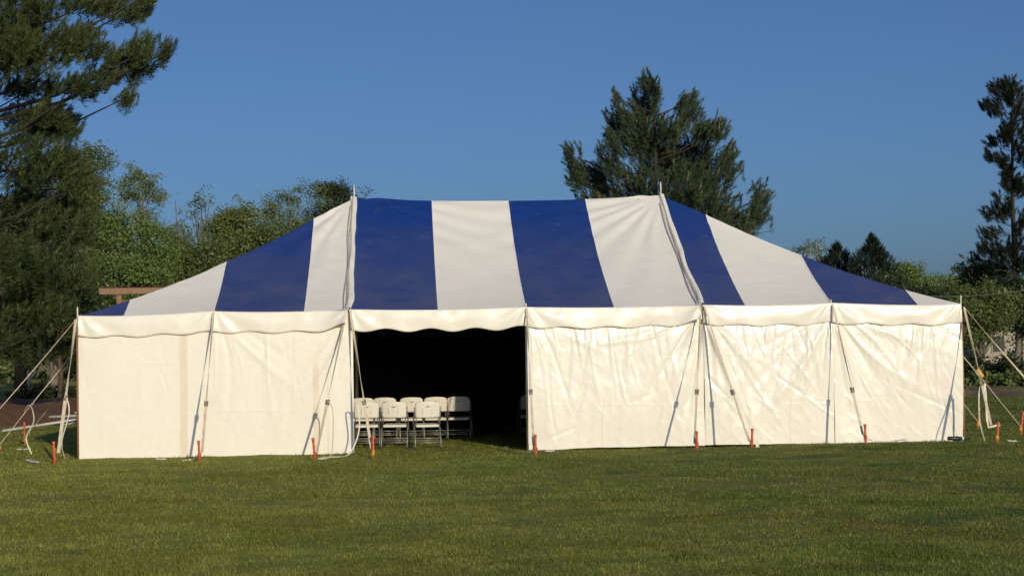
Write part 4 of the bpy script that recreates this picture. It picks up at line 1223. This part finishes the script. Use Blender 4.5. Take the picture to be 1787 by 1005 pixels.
# bare trunks under the shade trees
def stem(u, v0, dist, r, label, mat, fork=False):
    b = place(u, dist)
    o = empty('bare_tree', tuple(b), label, 'tree')
    m = MB()
    h = height_for(u, v0, dist)
    m.tube([(0, 0, 0), (0.06, 0, h * .4), (-0.05, 0, h * .75), (0.05, 0, h)], [r, r * .85, r * .7, r * .45], 8)
    if fork:
        m.tube([(0.03, 0, h * 0.25), (0.35, 0.1, h * 0.5), (0.5, 0.1, h * 0.85)], [r * .6, r * .5, r * .3], 7)
        m.tube([(0.0, 0, h * 0.3), (-0.3, 0.1, h * 0.55), (-0.35, 0.1, h * 0.8)], [r * .5, r * .4, r * .25], 7)
    m.build('trunk', MAT[mat], o, smooth=True)
stem(35, 520, 96, 0.34, 'thick dark tree trunk in the shade at far left', 'bark')
stem(47, 634, 104, 0.20, 'pale forked trunk beside the thick dark one', 'bark_pale', True)
stem(103, 560, 60, 0.09, 'thin dark trunk between the left corner strap and the far lawn', 'bark')

# --- broadleaf trees on the right
bl('twiggy_tree', 1412, 112, [(1412, 440, 14, 20), (1402, 436, 10, 10)], 'thin twiggy tree left of the two cedars, nearly leafless', 61, 'leaf_grey', 'bark_pale', n_cl=60, n_per=6, size=0.09, cl=0.25, twigs=1.0, trunk_r=0.07, gap=0.2)
bl('twiggy_tree', 1436, 108, [(1436, 440, 12, 26), (1426, 430, 10, 14)], 'thin bare twiggy tree just beside the left cedar', 62, 'leaf_grey', 'bark_pale', n_cl=70, n_per=5, size=0.09, cl=0.25, twigs=1.0, trunk_r=0.07, gap=0.2)
bl('broadleaf_tree', 1590, 98, [(1578, 480, 16, 22), (1592, 470, 12, 16), (1610, 490, 24, 18), (1590, 510, 40, 20)], 'bright green tree right of the taller cedar', 63, 'leaf', n_cl=330, gap=0.3)
bl('broadleaf_tree', 1640, 105, [(1632, 494, 22, 14), (1655, 505, 24, 14), (1640, 530, 50, 22)], 'low greyish green tree in the dip between cedar and right pine', 64, 'leaf_grey', n_cl=300, gap=0.3)
bl('broadleaf_tree', 1668, 92, [(1668, 505, 26, 20), (1690, 500, 22, 18), (1680, 530, 40, 24)], 'green leafy tree above the right corner of the tent', 65, 'leaf', n_cl=360, gap=0.3)
bl('broadleaf_tree', 1716, 86, [(1712, 478, 24, 16), (1722, 468, 14, 12), (1700, 484, 14, 10), (1725, 495, 30, 18)], 'dark round tree below the lower branches of the right pine', 66, 'leaf_dark', n_cl=330, gap=0.28)
bl('broadleaf_tree', 1715, 72, [(1712, 540, 42, 38), (1696, 578, 30, 28), (1738, 560, 24, 26), (1690, 550, 30, 28), (1720, 516, 30, 20)], 'olive green drooping tree behind the right guy straps', 67, 'leaf_olive', n_cl=620, gap=0.34)
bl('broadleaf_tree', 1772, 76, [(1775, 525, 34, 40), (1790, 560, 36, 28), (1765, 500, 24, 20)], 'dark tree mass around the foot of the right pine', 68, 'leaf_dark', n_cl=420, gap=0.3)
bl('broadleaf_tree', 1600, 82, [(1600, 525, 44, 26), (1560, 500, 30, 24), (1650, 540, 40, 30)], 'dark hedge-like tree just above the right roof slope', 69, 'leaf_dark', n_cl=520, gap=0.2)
for k, (u, v, hw, hh, d, lab, mt) in enumerate([
        (1700, 640, 26, 18, 66, 'dark bush behind the right corner strap', 'leaf_dark'),
        (1745, 642, 30, 20, 65, 'dark brushy bush under the olive tree', 'leaf_dark'),
        (1780, 645, 24, 22, 64, 'dark bush at the right edge under the pine', 'leaf_dark'),
        (1725, 668, 30, 13, 62, 'low weedy bush on the far field edge, middle one', 'leaf_olive'),
        (1770, 668, 26, 12, 61, 'low weedy bush on the far field edge at right', 'leaf_olive'),
        (1692, 668, 14, 12, 61, 'low weedy bush beside the right tent wall', 'leaf_olive')]):
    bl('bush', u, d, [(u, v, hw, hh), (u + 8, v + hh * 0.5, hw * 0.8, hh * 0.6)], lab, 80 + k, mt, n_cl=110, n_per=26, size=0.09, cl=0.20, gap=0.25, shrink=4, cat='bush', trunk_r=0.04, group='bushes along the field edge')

# far woods: one unbroken mass low on the horizon
rng = np.random.default_rng(99)
n = 3800
uu = rng.uniform(-260, 2050, n); dd = rng.uniform(122, 150, n)
P = np.array([place(a, b) for a, b in zip(uu, dd)])
topz = 3.2 + 3.2 * vnoise(uu * 0.02, 3.0 + 0 * uu) + 1.2 * vnoise(uu * 0.09, 8.0 + 0 * uu)
P[:, 2] = rng.random(n) * topz
V, tint = leaves(P, 14, 0.55, 0.34, rng)
me = np_mesh('far_woods', V, np.arange(len(V)).reshape(-1, 4), False, ('tint', tint))
setp(link('far_woods', me, MAT['leaf_dark']), 'dark far woods closing off the horizon', 'woods', kind='stuff')

# ------------------------------------------------------------------ dirt bank and pole pile on the left, brown verge on the right
m_, nt_, p_ = new_mat('red_dirt')
c_, h_n = noise_col(nt_, (0.15, 0.062, 0.030), (0.25, 0.11, 0.056), 1.6, 8, lo=0.3, hi=0.7)
c2_, _ = noise_col(nt_, (0.045, 0.035, 0.015), (0.10, 0.06, 0.03), 5, 5)
c_ = mix(nt_, c_, c2_, 0.5)
nt_.links.new(c_, p_.inputs['Base Color']); p_.inputs['Roughness'].default_value = 0.97; bump(nt_, p_, h_n, 0.12, 0.9)
MAT['dirt'] = m_
m_, nt_, p_ = new_mat('brown_verge')
c_, h_n = noise_col(nt_, (0.10, 0.065, 0.032), (0.22, 0.14, 0.07), 1.8, 8, lo=0.3, hi=0.7)
c2_, _ = noise_col(nt_, (0.06, 0.075, 0.025), (0.14, 0.12, 0.05), 0.9, 6, lo=0.4, hi=0.6)
c_ = mix(nt_, c_, c2_, 0.6)
nt_.links.new(c_, p_.inputs['Base Color']); p_.inputs['Roughness'].default_value = 0.97; bump(nt_, p_, h_n, 0.12, 0.9)
MAT['verge'] = m_
def bank(name, mat, u0, u1, d0, d1, h, label, cat, seed):
    n, m = 90, 34
    U = np.linspace(u0, u1, n); D = np.linspace(d0, d1, m)
    V = []
    for j, d in enumerate(D):
        s = j / (m - 1)
        for u in U:
            p = place(u, d + 1.2 * (float(vnoise(np.array(u * 0.03 + seed), np.array(1.0))) - 0.5))
            e = min((u - u0), (u1 - u)) / 25.0
            prof = float(sstep(0, 0.25, s) * (1 - sstep(0.6, 1.0, s))) * min(1, max(0, e))
            z = float(gz(p[:1], p[1:2])[0]) + h * prof * (0.55 + 0.8 * float(fbm(np.array(p[0] * 0.7 + seed), np.array(p[1] * 0.7), 4))) - 0.05 * (1 - prof) + 0.02 * prof
            V.append((p[0], p[1], z))
    I = np.arange(n * m).reshape(m, n)
    F = np.stack([I[:-1, :-1].ravel(), I[:-1, 1:].ravel(), I[1:, 1:].ravel(), I[1:, :-1].ravel()], 1)
    o = link(name, np_mesh(name, V, F, True), mat)
    setp(o, label, cat, kind='structure')
bank('dirt_bank', MAT['dirt'], -120, 330, 45, 60, 0.42, 'low bank of bare red dirt left of the tent', 'dirt', 3.0)
bank('verge', MAT['verge'], 1500, 1960, 56, 72, 0.22, 'brown leaf littered verge at the right field edge', 'verge', 9.0)

# pile of spare tent poles
pp = ground_at(62, 752)
pg = np.array([pp[0], pp[1], 0.0])
a = ground_at(4, 754); a[2] = 0.03
dirp = RIGHT * 1.0
b_ = a + RIGHT * 1.70 + BACK * 0.75 + np.array([0, 0, 0.235])
c_ = a + RIGHT * 3.4 + BACK * 1.5 + np.array([0, 0, 0.46])
setp(MB().tube([tuple(a * 0), tuple(b_ - a), tuple(c_ - a)], 0.030, 8).build('tent_pole', MAT['grey_pole'], loc=tuple(a), smooth=True),
     'long pale pole sloping from the grass onto the pole pile at left', 'pole', 'spare tent poles')
rng = np.random.default_rng(3)
for k in range(11):
    L = rng.uniform(1.3, 2.6)
    s = a + RIGHT * rng.uniform(0.7, 1.9) + BACK * (0.7 + 0.12 * k) + np.array([0, 0, 0.10 + 0.085 * (k % 5)])
    e = RIGHT * L + BACK * rng.uniform(-0.3, 0.3) + np.array([0, 0, rng.uniform(-0.02, 0.14)])
    setp(MB().tube([(0, 0, 0), tuple(e)], 0.032, 8).build('tent_pole', MAT['grey_pole'], loc=tuple(s), smooth=True),
         'grey pole lying in the pile left of the tent', 'pole', 'poles lying in the pile')
n, m = 24, 10
Ug, Sg = np.meshgrid(np.linspace(0, 1, n), np.linspace(0, 1, m))
Z = 0.03 + 0.32 * np.sin(Sg * math.pi) * (0.6 + 0.8 * fbm(Ug * 5, Sg * 3, 3)) * np.sin(Ug * math.pi) ** 0.4
Vt = (a + RIGHT * 1.9 + BACK * 1.9)[None, :] + np.outer(Ug.ravel() * 2.3, RIGHT) + np.outer((Sg.ravel() - 0.5) * 0.9, BACK)
Vt = Vt - Vt[0]; Vt[:, 2] = Z.ravel()
I = np.arange(n * m).reshape(m, n)
F = np.stack([I[:-1, :-1].ravel(), I[:-1, 1:].ravel(), I[1:, 1:].ravel(), I[1:, :-1].ravel()], 1)
tpos = a + RIGHT * 1.9 + BACK * 1.45
setp(link('folded_tarp', np_mesh('folded_tarp', Vt, F, True), MAT['tarp'], loc=(tpos[0], tpos[1], 0)), 'crumpled grey tarp under the pole pile at left', 'tarp')
# ------------------------------------------------------------------ shed behind the left roof slope
DS = 58.0
sb = place(185, DS)
zs = height_for(185, 503, DS)
shed = empty('shed', tuple(sb), 'brown shed with a tan fascia showing above the left roof slope', 'shed', None, -0.06)
Wd, Dp = 6.5, 4.0
MB().box((Wd / 2 + 0.35, Dp / 2 + 0.5, (zs - 0.35) / 2), (Wd, Dp, zs - 0.35)).build('wall', MAT['tan_wall'], shed)
MB().box((Wd / 2 + 0.3, -0.02, zs - 0.10), (Wd + 1.0, 0.06, 0.19)).build('fascia', MAT['fascia'], shed)
MB().add([(-0.22, 0.0, zs - 0.0), (Wd + 0.85, 0.0, zs - 0.0), (Wd + 0.85, Dp + 0.9, zs + 0.05), (-0.22, Dp + 0.9, zs + 0.05),
          (-0.22, 0.02, zs - 0.16), (Wd + 0.85, 0.02, zs - 0.16), (Wd + 0.85, Dp + 0.9, zs - 0.06), (-0.22, Dp + 0.9, zs - 0.06)],
         [(0, 1, 2, 3), (7, 6, 5, 4), (0, 4, 5, 1), (1, 5, 6, 2), (2, 6, 7, 3), (3, 7, 4, 0)]).build('roof', MAT['roof_metal'], shed)
for k in range(18):
    MB().box((-0.1 + k * 0.42, Dp / 2 + 0.42, zs + 0.045), (0.05, Dp + 0.9, 0.04)).build('roof_rib', MAT['roof_metal'], shed)
MB().box((0.42, 0.12, (zs - 0.2) / 2), (0.16, 0.16, zs - 0.2)).build('post', MAT['fascia'], shed)
MB().box((3.6, 0.12, (zs - 0.2) / 2), (0.16, 0.16, zs - 0.2)).build('post', MAT['fascia'], shed)

# pale house glimpsed through the trees on the right
DH = 104.0
hb = place(1722, DH)
house = empty('house', tuple(hb), 'pale house glimpsed between trunks behind the right guy straps', 'house', None, -0.05)
MB().box((3, 3, 1.35), (7.0, 5.0, 2.7)).build('wall', MAT['house_wall'], house)
MB().add([(-0.9, 0.2, 2.62), (6.9, 0.2, 2.62), (6.9, 5.8, 2.62), (-0.9, 5.8, 2.62), (-0.9, 3, 4.2), (6.9, 3, 4.2)],
         [(0, 1, 5, 4), (2, 3, 4, 5), (0, 4, 3), (1, 2, 5), (0, 3, 2, 1)]).build('roof', MAT['house_roof'], house)
for x in (0.8, 2.6, 4.6):
    w_ = MB().box((x, 0.47, 1.5), (0.8, 0.06, 1.0)).build('window', MAT['house_wall'], house)
    MB().box((x, 0.44, 1.5), (0.66, 0.04, 0.86)).build('pane', MAT['glass'], w_)

# overhead cable on the right
def cable(pts, label, r):
    p0 = np.array(pts[0])
    q = []
    A, B = np.array(pts[0]), np.array(pts[1])
    for t in np.linspace(0, 1, 40):
        q.append(tuple(A + (B - A) * t - np.array([0, 0, 4 * 0.6 * t * (1 - t)]) - p0))
    setp(MB().tube(q, r, 5).build('overhead_cable', MAT['cable'], loc=tuple(p0)), label, 'cable', 'overhead cables')
A = place(1480, 72); A[2] = height_for(1480, 503, 72); B = place(1960, 66); B[2] = height_for(1960, 470, 66)
cable((A, B), 'pale overhead cable crossing low before the right trees', 0.011)
A = place(1500, 110); A[2] = height_for(1500, 452, 110); B = place(1960, 108); B[2] = height_for(1960, 400, 108)
cable((A, B), 'thin overhead wire high in the sky at right', 0.007)
